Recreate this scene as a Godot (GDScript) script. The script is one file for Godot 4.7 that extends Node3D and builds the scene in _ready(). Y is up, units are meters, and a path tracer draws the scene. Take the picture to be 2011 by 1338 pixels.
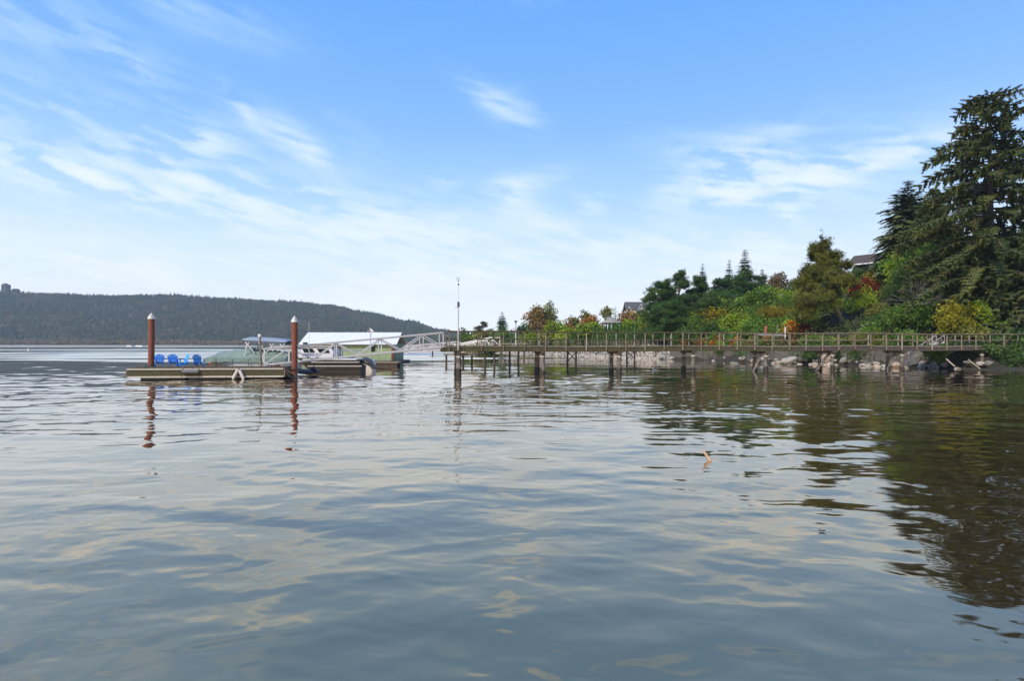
extends Node3D
# A lake shore: a timber pier, a floating dock with a gangway, moored boats, a wooded bank and a far hill.

const F := 1117.0      # focal length in photograph pixels
const EYE := 2.6       # height of the camera above the water
const HOR := 679.0     # row of the horizon
var rng := RandomNumberGenerator.new()
var M := {}
var K := {}            # shared leaf and box meshes
var names := {}
var shore := PackedVector2Array()
var land := PackedVector2Array()

# ---------------------------------------------------------------- mesh collector
class Acc:
	var v := PackedVector3Array()
	var n := PackedVector3Array()
	var c := PackedColorArray()
	var i := PackedInt32Array()
	var col := Color(1, 1, 1)

	func tri(a: Vector3, b: Vector3, d: Vector3, na: Vector3, nb: Vector3, nd: Vector3) -> void:
		var g := (b - a).cross(d - a)
		var k := v.size()
		if g.dot(na + nb + nd) > 0.0:
			v.append(a); v.append(d); v.append(b)
			n.append(na); n.append(nd); n.append(nb)
		else:
			v.append(a); v.append(b); v.append(d)
			n.append(na); n.append(nb); n.append(nd)
		c.append(col); c.append(col); c.append(col)
		i.append(k); i.append(k + 1); i.append(k + 2)

	func flat(a: Vector3, b: Vector3, d: Vector3, out: Vector3) -> void:
		var g := (b - a).cross(d - a).normalized()
		if g.dot(out) < 0.0: g = -g
		tri(a, b, d, g, g, g)

	func quad(a: Vector3, b: Vector3, d: Vector3, e: Vector3, out: Vector3) -> void:
		flat(a, b, d, out)
		flat(a, d, e, out)

	func box(x: Transform3D, s: Vector3) -> void:
		var h := s * 0.5
		var p: Array[Vector3] = []
		for k in 8:
			p.append(x * Vector3(h.x if k & 1 else -h.x, h.y if k & 2 else -h.y, h.z if k & 4 else -h.z))
		var m := x.origin
		for f in [[0, 1, 3, 2], [4, 5, 7, 6], [0, 1, 5, 4], [2, 3, 7, 6], [0, 2, 6, 4], [1, 3, 7, 5]]:
			var q: Vector3 = (p[f[0]] + p[f[3]] + p[f[2]] + p[f[1]]) * 0.25
			quad(p[f[0]], p[f[1]], p[f[2]], p[f[3]], q - m)

	func bar(a: Vector3, b: Vector3, w: float, h: float) -> void:
		var d := b - a
		var x := d.normalized()
		var up := Vector3.UP if absf(x.y) < 0.95 else Vector3.FORWARD
		var z := x.cross(up).normalized()
		var y := z.cross(x).normalized()
		box(Transform3D(Basis(x, y, z), (a + b) * 0.5), Vector3(d.length(), h, w))

	# a tube through points, one radius for each, closed at both ends
	func tube(pts: Array, rad: Array, sides := 8, flatten := 1.0) -> void:
		var rings: Array = []
		var last := pts.size() - 1
		var z := Vector3.ZERO
		for k in pts.size():
			var d: Vector3 = (pts[mini(k + 1, last)] - pts[maxi(k - 1, 0)]).normalized()
			if z == Vector3.ZERO:
				z = d.cross(Vector3.UP if absf(d.y) < 0.9 else Vector3.RIGHT).normalized()
			else:
				z = (z - d * z.dot(d)).normalized()
			var y := d.cross(z).normalized()
			var ring: Array = []
			for s in sides:
				var t := TAU * s / sides
				ring.append(z * cos(t) * rad[k] + y * sin(t) * rad[k] * flatten)
			rings.append(ring)
		for k in last:
			for s in sides:
				var s2 := (s + 1) % sides
				var a: Vector3 = rings[k][s]
				var b: Vector3 = rings[k][s2]
				var e: Vector3 = rings[k + 1][s]
				var g: Vector3 = rings[k + 1][s2]
				var na := a.normalized()
				var nb := b.normalized()
				if a.length() < 1e-5: na = e.normalized()
				if b.length() < 1e-5: nb = g.normalized()
				tri(pts[k] + a, pts[k] + b, pts[k + 1] + g, na, nb, nb)
				tri(pts[k] + a, pts[k + 1] + g, pts[k + 1] + e, na, nb, na)
		for s in range(1, sides - 1):
			var d0: Vector3 = pts[0] - pts[1]
			flat(pts[0] + rings[0][0], pts[0] + rings[0][s], pts[0] + rings[0][s + 1], d0)
			flat(pts[last] + rings[last][0], pts[last] + rings[last][s], pts[last] + rings[last][s + 1], -d0)

	# rings of points (all of one size) joined into a skin, flat shaded
	func skin(rings: Array, centre_of: Callable, closed := true) -> void:
		for k in rings.size() - 1:
			var cnt: int = rings[k].size()
			var m: Vector3 = (centre_of.call(k) + centre_of.call(k + 1)) * 0.5
			for s in (cnt if closed else cnt - 1):
				var s2 := (s + 1) % cnt
				var a: Vector3 = rings[k][s]
				var b: Vector3 = rings[k][s2]
				var e: Vector3 = rings[k + 1][s2]
				var g: Vector3 = rings[k + 1][s]
				var q := (a + b + e + g) * 0.25 - m
				flat(a, b, e, q)
				flat(a, e, g, q)

	func mesh() -> ArrayMesh:
		var a := []
		a.resize(Mesh.ARRAY_MAX)
		a[Mesh.ARRAY_VERTEX] = v
		a[Mesh.ARRAY_NORMAL] = n
		a[Mesh.ARRAY_COLOR] = c
		a[Mesh.ARRAY_INDEX] = i
		var m := ArrayMesh.new()
		m.add_surface_from_arrays(Mesh.PRIMITIVE_TRIANGLES, a)
		return m

# ---------------------------------------------------------------- helpers
func X(px: float, d: float) -> float:
	return (px - 1005.5) / F * d
func Y(py: float, d: float) -> float:
	return EYE + (HOR - py) / F * d
func at(px: float, py: float, d: float) -> Vector3:
	return Vector3(X(px, d), Y(py, d), -d)
func rf(a: float, b: float) -> float:
	return rng.randf_range(a, b)
func lin(r: float, g: float, b: float) -> Color:
	return Color(r, g, b).linear_to_srgb()

func mat(nm: String, c: Color, rough := 0.8, metal := 0.0) -> StandardMaterial3D:
	var m := StandardMaterial3D.new()
	m.resource_name = nm
	m.albedo_color = c
	m.roughness = rough
	m.metallic = metal
	M[nm] = m
	return m

# a computed colour texture: two layers of noise through a ramp of linear colours
func grain(freq: float, sd: int, ramp: Array, w := 256, h := 256, stretch := Vector2.ONE, fine := 0.3) -> ImageTexture:
	var a := FastNoiseLite.new()
	a.seed = sd
	a.noise_type = FastNoiseLite.TYPE_SIMPLEX_SMOOTH
	a.frequency = freq
	a.fractal_octaves = 4
	var im := Image.create_empty(w, h, false, Image.FORMAT_RGB8)
	var hi := RandomNumberGenerator.new()
	hi.seed = sd
	var last := ramp.size() - 1
	for y in h:
		for x in w:
			# wrap by walking round a circle in both directions
			var u := TAU * x / w
			var vv := TAU * y / h
			var r := w / TAU
			var k := a.get_noise_3d(cos(u) * r * stretch.x, sin(u) * r * stretch.x + cos(vv) * r * stretch.y, sin(vv) * r * stretch.y)
			k = clampf(0.5 + k * 0.85 + (hi.randf() - 0.5) * fine, 0.0, 0.999) * last
			var j := int(k)
			var c0: Color = ramp[j]
			im.set_pixel(x, y, c0.lerp(ramp[mini(j + 1, last)], k - j).linear_to_srgb())
	return ImageTexture.create_from_image(im)

func tmat(nm: String, tex: Texture2D, scale: Vector3, rough := 0.85, bump := 0.0, metal := 0.0) -> StandardMaterial3D:
	var m := mat(nm, Color.WHITE, rough, metal)
	m.albedo_texture = tex
	m.uv1_triplanar = true
	m.uv1_world_triplanar = true
	m.uv1_scale = scale
	if bump > 0.0:
		m.heightmap_enabled = true
		m.heightmap_texture = tex
		m.heightmap_scale = bump
	return m

func uniq(nm: String) -> String:
	if not names.has(nm):
		names[nm] = 0
		return nm
	names[nm] += 1
	return "%s_%03d" % [nm, names[nm]]

func thing(nm: String, label: String, cat: String, where := Vector3.ZERO, turn := 0.0, group := "") -> Node3D:
	var o := Node3D.new()
	o.name = uniq(nm)
	add_child(o)
	o.position = where
	o.rotation.y = turn
	tag(o, label, cat, group)
	return o

func tag(o: Node, label: String, cat: String, group := "") -> void:
	o.set_meta("label", label)
	o.set_meta("category", cat)
	if group != "": o.set_meta("group", group)

func part(parent: Node, nm: String, mesh: Mesh, m: Material, where := Transform3D.IDENTITY) -> MeshInstance3D:
	var o := MeshInstance3D.new()
	o.name = nm
	o.mesh = mesh
	o.material_override = m
	o.transform = where
	parent.add_child(o, true)
	return o

func solo(nm: String, mesh: Mesh, m: Material, label: String, cat: String, where := Transform3D.IDENTITY, group := "") -> MeshInstance3D:
	var o := part(self, uniq(nm), mesh, m, where)
	tag(o, label, cat, group)
	return o

func struct(nm: String, mesh: Mesh, m: Material) -> MeshInstance3D:
	var o := part(self, nm, mesh, m)
	o.set_meta("kind", "structure")
	return o

# bevelled box between two points, as a part
func beam(parent: Node, nm: String, a: Vector3, b: Vector3, w: float, h: float, m: Material) -> MeshInstance3D:
	var d := b - a
	var x := d.normalized()
	var up := Vector3.UP if absf(x.y) < 0.95 else Vector3.FORWARD
	var z := x.cross(up).normalized()
	var y := z.cross(x).normalized()
	return part(parent, nm, bevel(Vector3(d.length(), h, w)), m, Transform3D(Basis(x, y, z), (a + b) * 0.5))

func bevel(s: Vector3) -> ArrayMesh:
	var key := "b%.3f_%.3f_%.3f" % [s.x, s.y, s.z]
	if K.has(key): return K[key]
	var e := minf(minf(s.x, s.y), s.z) * 0.12
	var h := s * 0.5
	var q := h - Vector3.ONE * e
	var a := Acc.new()
	for ax in 3:
		var u := (ax + 1) % 3
		var w := (ax + 2) % 3
		for sg in [-1.0, 1.0]:
			var p: Array[Vector3] = []
			for k in [[-1, -1], [1, -1], [1, 1], [-1, 1]]:
				var o := Vector3.ZERO
				o[ax] = h[ax] * sg
				o[u] = q[u] * k[0]
				o[w] = q[w] * k[1]
				p.append(o)
			var out := Vector3.ZERO
			out[ax] = sg
			a.quad(p[0], p[1], p[2], p[3], out)
		for s1 in [-1.0, 1.0]:
			for s2 in [-1.0, 1.0]:
				var p: Array[Vector3] = []
				for k in [[0, -1], [0, 1], [1, 1], [1, -1]]:
					var o := Vector3.ZERO
					o[ax] = q[ax] * k[1]
					o[u] = (h[u] if k[0] == 0 else q[u]) * s1
					o[w] = (q[w] if k[0] == 0 else h[w]) * s2
					p.append(o)
				var out := Vector3.ZERO
				out[u] = s1
				out[w] = s2
				a.quad(p[0], p[1], p[2], p[3], out)
	K[key] = a.mesh()
	return K[key]

func tubes(parent: Node, nm: String, pts: Array, rad: Array, m: Material, sides := 8) -> MeshInstance3D:
	var a := Acc.new()
	a.tube(pts, rad, sides)
	return part(parent, nm, a.mesh(), m)

# ---------------------------------------------------------------- terrain shape
func ground_height(x: float, z: float) -> float:
	var p := Vector2(x, z)
	var d := 1e9
	for k in shore.size() - 1:
		d = minf(d, p.distance_to(Geometry2D.get_closest_point_to_segment(p, shore[k], shore[k + 1])))
	var s := d if Geometry2D.is_point_in_polygon(p, land) else -d
	if s < 0.0: return maxf(-4.0, s * 0.35 - 0.05)
	var wall := smoothstep(32.5, 35.0, x) * (1.0 - smoothstep(52.0, 54.0, x))
	var low := lerpf(lerpf(0.05, 2.3, smoothstep(0.0, 7.0, s)), (0.15 if s < 2.4 else 2.2), wall)
	var steep := lerpf(0.02, lerpf(0.40, 0.13, smoothstep(95.0, 170.0, -z)), smoothstep(2.0, 42.0, x))
	return minf(low + maxf(0.0, s - 5.0) * steep, lerpf(26.0, 10.0, smoothstep(125.0, 190.0, -z)))

# ---------------------------------------------------------------- leaves
func leaf_meshes() -> void:
	rng.seed = 11
	# broad leaves in a ball
	for spec in [["broad", 24, 0.46, 0.32], ["fine", 40, 0.34, 0.16]]:
		for variant in 2:
			var a := Acc.new()
			for k in int(spec[1]):
				var p := Vector3(rf(-1, 1), rf(-1, 1), rf(-1, 1))
				while p.length() > 1.0: p = Vector3(rf(-1, 1), rf(-1, 1), rf(-1, 1))
				p *= 0.55 + 0.45 * p.length()
				var d := (p.normalized() + Vector3(rf(-1, 1), rf(-0.8, 0.8), rf(-1, 1)) * 0.9).normalized()
				var w := d.cross(Vector3(rf(-1, 1), rf(-1, 1), rf(-1, 1))).normalized()
				var l: float = spec[2] * rf(0.7, 1.3)
				var hw: float = spec[3] * rf(0.7, 1.2) * 0.5
				var up := w.cross(d).normalized()
				if up.y < 0.0: up = -up
				var t := rf(0.75, 1.2)
				a.col = Color(t, t, t * rf(0.9, 1.05))
				var m := p + d * l * 0.45 - up * 0.03
				a.flat(p + w * hw * 1.3, p - w * hw * 1.3, m + d * l * 0.55, up)
			K["%s%d" % [spec[0], variant]] = a.mesh()
	# pine tufts: needles fanning up and out of a short twig
	for variant in 2:
		var a := Acc.new()
		for k in 34:
			var o := Vector3(rf(-0.5, 0.5), rf(-0.25, 0.35), rf(-0.5, 0.5))
			var d := (o * 1.2 + Vector3(rf(-0.7, 0.7), rf(0.0, 0.9), rf(-0.7, 0.7))).normalized()
			var w := d.cross(Vector3(rf(-1, 1), rf(-1, 1), rf(-1, 1))).normalized() * 0.055
			var t := rf(0.75, 1.25)
			a.col = Color(t, t, t)
			a.flat(o - w, o + w, o + d * rf(0.45, 0.75), Vector3.UP + d * 0.4)
		K["needle%d" % variant] = a.mesh()
	# conifer sprays along +X, twiglets to both sides, hanging a little (flat) or a lot (weeping)
	for spec in [["spray", 0.25, 0.42], ["weep", 1.3, 0.46]]:
		for variant in 2:
			var a := Acc.new()
			for k in 15:
				var t := (k + rf(0.0, 0.8)) / 15.0
				var o := Vector3(t, -0.18 * t * t, 0.0)
				for sd in [-1.0, 1.0]:
					var l: float = spec[2] * (1.0 - 0.55 * t) * rf(0.6, 1.25)
					var d := Vector3(rf(0.35, 0.8), -spec[1] * rf(0.4, 1.2), sd * rf(0.35, 0.95)).normalized()
					var w := d.cross(Vector3(rf(-0.4, 0.4), 1, rf(-0.4, 0.4))).normalized() * l * 0.2
					var b := rf(0.7, 1.25)
					a.col = Color(b, b, b)
					a.flat(o - w * 1.2, o + w * 1.2, o + d * l, Vector3.UP)
			K["%s%d" % [spec[0], variant]] = a.mesh()
	# upright sprays of a hedge conifer
	for variant in 2:
		var a := Acc.new()
		for k in 34:
			var o := Vector3(rf(-0.6, 0.6), rf(-0.7, 0.4), rf(-0.6, 0.6))
			var d := Vector3(rf(-0.35, 0.35), 1.0, rf(-0.35, 0.35)).normalized()
			var w := d.cross(Vector3(rf(-1, 1), 0, rf(-1, 1))).normalized() * 0.1
			var b := rf(0.7, 1.25)
			a.col = Color(b, b, b)
			var l := rf(0.5, 0.9)
			a.flat(o - w, o + w, o + d * l, w.cross(d))
		K["upright%d" % variant] = a.mesh()

func leaf_mat(nm: String, through: float) -> StandardMaterial3D:
	var m := mat(nm, Color.WHITE, 0.75)
	m.metallic_specular = 0.3
	m.vertex_color_use_as_albedo = true
	m.backlight_enabled = through > 0.0
	m.backlight = Color(through, through, through * 0.7)
	m.cull_mode = BaseMaterial3D.CULL_DISABLED
	return m

# list of [Transform3D, Color]: one leaf clump each, joined into one mesh
var clumps := 0
var leaf_tris := 0
func foliage(parent: Node, nm: String, kind: String, m: Material, list: Array) -> MeshInstance3D:
	var v := PackedVector3Array()
	var n := PackedVector3Array()
	var c := PackedColorArray()
	var ix := PackedInt32Array()
	var src: Array = [K[kind + "0"].surface_get_arrays(0), K[kind + "1"].surface_get_arrays(0)]
	for k in list.size():
		var s: Array = src[k % 2]
		var x: Transform3D = list[k][0]
		var sv: PackedVector3Array = s[Mesh.ARRAY_VERTEX]
		var sc: PackedColorArray = s[Mesh.ARRAY_COLOR]
		var r := Transform3D(x.basis.orthonormalized(), Vector3.ZERO)
		v.append_array(x * sv)
		n.append_array(r * (s[Mesh.ARRAY_NORMAL] as PackedVector3Array))
		var t: Color = list[k][1]
		for j in sc.size(): c.append(sc[j] * t)
	ix.resize(v.size())
	for k in v.size(): ix[k] = k
	clumps += list.size()
	leaf_tris += v.size() / 3
	var a := []
	a.resize(Mesh.ARRAY_MAX)
	a[Mesh.ARRAY_VERTEX] = v
	a[Mesh.ARRAY_NORMAL] = n
	a[Mesh.ARRAY_COLOR] = c
	a[Mesh.ARRAY_INDEX] = ix
	var me := ArrayMesh.new()
	me.add_surface_from_arrays(Mesh.PRIMITIVE_TRIANGLES, a)
	return part(parent, nm, me, m)

# the same as instances, for what nobody could count
func scatter(nm: String, kind: String, m: Material, list: Array, label: String, cat: String) -> void:
	var mm := MultiMesh.new()
	mm.transform_format = MultiMesh.TRANSFORM_3D
	mm.use_colors = true
	mm.mesh = K[kind + "0"]
	mm.instance_count = list.size()
	for k in list.size():
		mm.set_instance_transform(k, list[k][0])
		mm.set_instance_color(k, list[k][1])
	var o := MultiMeshInstance3D.new()
	o.name = nm
	o.multimesh = mm
	o.material_override = m
	o.set_meta("kind", "stuff")
	add_child(o)
	tag(o, label, cat)

func tumble(s: float) -> Basis:
	return Basis.from_euler(Vector3(rf(-3.1, 3.1), rf(-3.1, 3.1), rf(-3.1, 3.1))).scaled(Vector3.ONE * s)

func tone(pal: Array) -> Color:
	var a: Color = pal[rng.randi() % pal.size()]
	var b: Color = pal[rng.randi() % pal.size()]
	var c := a.lerp(b, rng.randf())
	var k := rf(0.6, 1.4)
	return Color(c.r * k, c.g * k, c.b * k)

# clumps on the skins of uneven lobes
func lobed(ctr: Vector3, r: Vector3, size: float, pal: Array, dense := 1.0, nl := 7, flatness := 1.0, level := false, inner := 0.55) -> Array:
	var out: Array = []
	var lobes: Array = []
	for k in nl:
		var u := Vector3(rf(-1, 1), rf(-0.9, 1), rf(-1, 1))
		while u.length() > 1.0: u = Vector3(rf(-1, 1), rf(-0.9, 1), rf(-1, 1))
		var lr := r * rf(0.38, 0.62)
		lr.y *= flatness
		lobes.append([ctr + u * r * 0.62, lr, tone(pal)])
	var cnt := int(clampf(dense * 8.0 * r.x * r.y / (size * size), 24, 2600))
	for k in cnt:
		var l: Array = lobes[k % nl]
		var d := Vector3(rf(-1, 1), rf(-0.75, 1), rf(-1, 1)).normalized()
		var lr: Vector3 = l[1]
		var p: Vector3 = l[0] + d * lr * (rf(inner, 1.0) if k % 9 else rf(0.95, 1.2))
		var base: Color = l[2]
		var c := base.lerp(tone(pal), 0.4)
		var k2 := rf(0.8, 1.2)
		var b := tumble(size * rf(0.75, 1.25))
		if level: b = Basis.from_euler(Vector3(rf(-0.5, 0.5), rf(-3, 3), rf(-0.5, 0.5))).scaled(Vector3.ONE * size * rf(0.75, 1.25))
		out.append([Transform3D(b, p), Color(c.r * k2, c.g * k2, c.b * k2)])
	return out

func broadleaf(nm: String, label: String, cat: String, px: float, top: float, wpx: float, d: float, pal: Array, opt := {}) -> void:
	var x := X(px, d)
	var g := ground_height(x, -d)
	if opt.has("base"): g = Y(opt.base, d)
	var h := maxf(Y(top, d) - g, 0.6)
	var w := wpx / F * d * 0.5
	var o := thing(nm, label, cat, Vector3(x, g - 0.1, -d), 0.0, opt.get("group", ""))
	var shrub: bool = opt.get("shrub", true)
	var bottom: float = 0.05 if shrub else opt.get("clear", 0.25)
	var ctr := Vector3(0, h * (1.0 + bottom) * 0.5, 0)
	var r := Vector3(w, h * (1.0 - bottom) * 0.5, w * 0.9)
	var a := Acc.new()
	var tr := clampf(h * 0.022, 0.04, 0.35)
	var lean := Vector3(rf(-0.06, 0.06), 0, rf(-0.06, 0.06)) * h
	a.tube([Vector3.ZERO, Vector3(0, h * 0.3, 0) + lean, Vector3(0, h * 0.8, 0)], [tr * 1.2, tr * 0.8, tr * 0.2], 7)
	for k in 6:
		var t := rf(0.12, 0.45) if shrub else rf(0.3, 0.6)
		var e := ctr + Vector3(rf(-1, 1) * r.x, rf(-0.2, 0.8) * r.y, rf(-1, 1) * r.z) * 0.7
		var s := Vector3(0, h * t, 0) + lean * t
		a.tube([s, s.lerp(e, 0.5) + Vector3(0, h * 0.03, 0), e], [tr * 0.6, tr * 0.4, tr * 0.1], 5)
	part(o, "trunk", a.mesh(), M.bark)
	var size: float = opt.get("size", clampf(d * 0.0062, 0.38, 1.25))
	foliage(o, "crown", opt.get("leaf", "broad"), M.leaf, lobed(ctr, r, size, pal, opt.get("dense", 1.0), opt.get("lobes", 8), opt.get("flat", 1.0)))

func pine(nm: String, label: String, px: float, top: float, wpx: float, d: float, pal: Array, opt := {}) -> void:
	var x := X(px, d)
	var g := ground_height(x, -d)
	var h := Y(top, d) - g
	var w := wpx / F * d * 0.5
	var o := thing(nm, label, "tree", Vector3(x, g - 0.1, -d), 0.0, opt.get("group", ""))
	var a := Acc.new()
	var tr := h * 0.026
	a.tube([Vector3.ZERO, Vector3(h * 0.03, h * 0.4, 0), Vector3(-h * 0.01, h * 0.9, 0)], [tr * 1.2, tr * 0.8, tr * 0.25], 8)
	var list: Array = []
	var low: float = opt.get("clear", 0.25)
	for k in int(opt.get("pads", 15)):
		var t: float = lerpf(low, 0.97, (k + rf(0, 0.8)) / float(opt.get("pads", 15)))
		var rr := w * clampf(1.25 - absf(t - 0.45) * 1.1, 0.25, 1.0)
		var ang := rf(0, TAU)
		var q := Vector3(cos(ang), 0, sin(ang)) * rr * rf(0.25, 0.75) + Vector3(0, t * h, 0)
		if k == int(opt.get("pads", 15)) - 1: q = Vector3(0, h * 0.93, 0)
		a.tube([Vector3(0, t * h * 0.85, 0), q], [tr * 0.45, tr * 0.12], 5)
		var pr := Vector3(rr * rf(0.4, 0.62), h * rf(0.06, 0.11), rr * rf(0.4, 0.6))
		list.append_array(lobed(q, pr, opt.get("size", 0.55), pal, 1.1, 6, 1.0, true, 0.25))
	part(o, "trunk", a.mesh(), M.bark)
	foliage(o, "crown", "needle", M.needle, list)

func fir(nm: String, label: String, px: float, top: float, wpx: float, d: float, pal: Array, opt := {}) -> void:
	var x := X(px, d)
	var g := ground_height(x, -d)
	if opt.has("base"): g = Y(opt.base, d)
	var h := Y(top, d) - g
	var w := wpx / F * d * 0.5
	var o := thing(nm, label, "tree", Vector3(x, g - 0.1, -d), 0.0, opt.get("group", ""))
	var a := Acc.new()
	var tr := h * 0.014 + 0.05
	a.tube([Vector3.ZERO, Vector3(0, h * 0.5, 0), Vector3(0, h * 0.985, 0)], [tr * 1.2, tr * 0.7, 0.02], 8)
	var list: Array = []
	var lev: int = opt.get("levels", int(clampf(h * 1.5, 12, 34)))
	var droop: float = opt.get("droop", 0.25)
	var gap: float = opt.get("gaps", 0.12)
	var sag: float = opt.get("sag", 0.0)
	var hang: float = opt.get("hang", 0.0)
	var kind: String = opt.get("leaf", "spray")
	var pw: float = opt.get("power", 0.8)
	for k in lev:
		var t := lerpf(opt.get("clear", 0.06), 0.985, pow((k + rf(0, 0.5)) / lev, 0.82))
		var rr := w * pow(1.0 - t, pw) * rf(0.8, 1.12) + w * 0.045
		var nb: int = int(opt.get("whorl", 7)) if t < 0.85 else 5
		var a0 := rf(0, TAU)
		for b in nb:
			if rng.randf() < gap: continue
			var ang := a0 + TAU * b / nb + rf(-0.3, 0.3)
			var l := rr * rf(0.65, 1.15)
			var rise := lerpf(-droop, 0.45, smoothstep(0.45, 1.0, t))
			var dir := Vector3(cos(ang), rise + rf(-0.1, 0.1), sin(ang))
			var s := Vector3(0, t * h, 0)
			var e := s + dir * l
			if h > 12.0 or l > 1.4: a.tube([s, s + dir * l * 0.5 - Vector3(0, sag * l * 0.25, 0), e - Vector3(0, sag * l, 0)], [tr * 0.24, tr * 0.14, 0.015], 4)
			var step: float = opt.get("step", 0.75)
			var ns := maxi(2, int(l / step))
			var c0 := tone(pal)
			for j in ns:
				var u := (j + 0.6) / ns
				if l > 3.0 and u < float(opt.get("inner", 0.12)): continue
				var p := s + dir * l * u + Vector3(0, -(0.06 + sag) * l * u * u, 0)
				if hang > 0.0:
					for hh in 2:
						var hd := Vector3(dir.x * 0.35 + rf(-0.35, 0.35), -1.0, dir.z * 0.35 + rf(-0.35, 0.35)).normalized()
						var hz := hd.cross(Vector3(dir.z, 0.1, -dir.x)).normalized()
						list.append([Transform3D(Basis(hd, hz.cross(hd), hz).scaled(Vector3.ONE * hang * rf(0.5, 1.2)), p + Vector3(rf(-0.25, 0.25), 0, rf(-0.25, 0.25))), c0.lerp(tone(pal), 0.5)])
				for side in ([0.0] if j == ns - 1 else [-0.75, 0.75]):
					var sl := clampf(l * 0.62, lerpf(opt.get("short", 0.5), 0.4, smoothstep(0.6, 0.97, t)), opt.get("long", 1.5)) * rf(0.75, 1.25)
					var dd := dir.rotated(Vector3.UP, side * rf(0.6, 1.2)).normalized()
					dd.y -= droop * 0.5
					dd = dd.normalized()
					var zz := dd.cross(Vector3.UP).normalized()
					var bs := Basis(dd, zz.cross(dd), zz).rotated(dd, rf(-0.4, 0.4)).scaled(Vector3.ONE * sl)
					var c := c0.lerp(tone(pal), 0.4)
					list.append([Transform3D(bs, p), c])
	part(o, "trunk", a.mesh(), M.bark)
	foliage(o, "crown", kind, M.needle, list)

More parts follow.
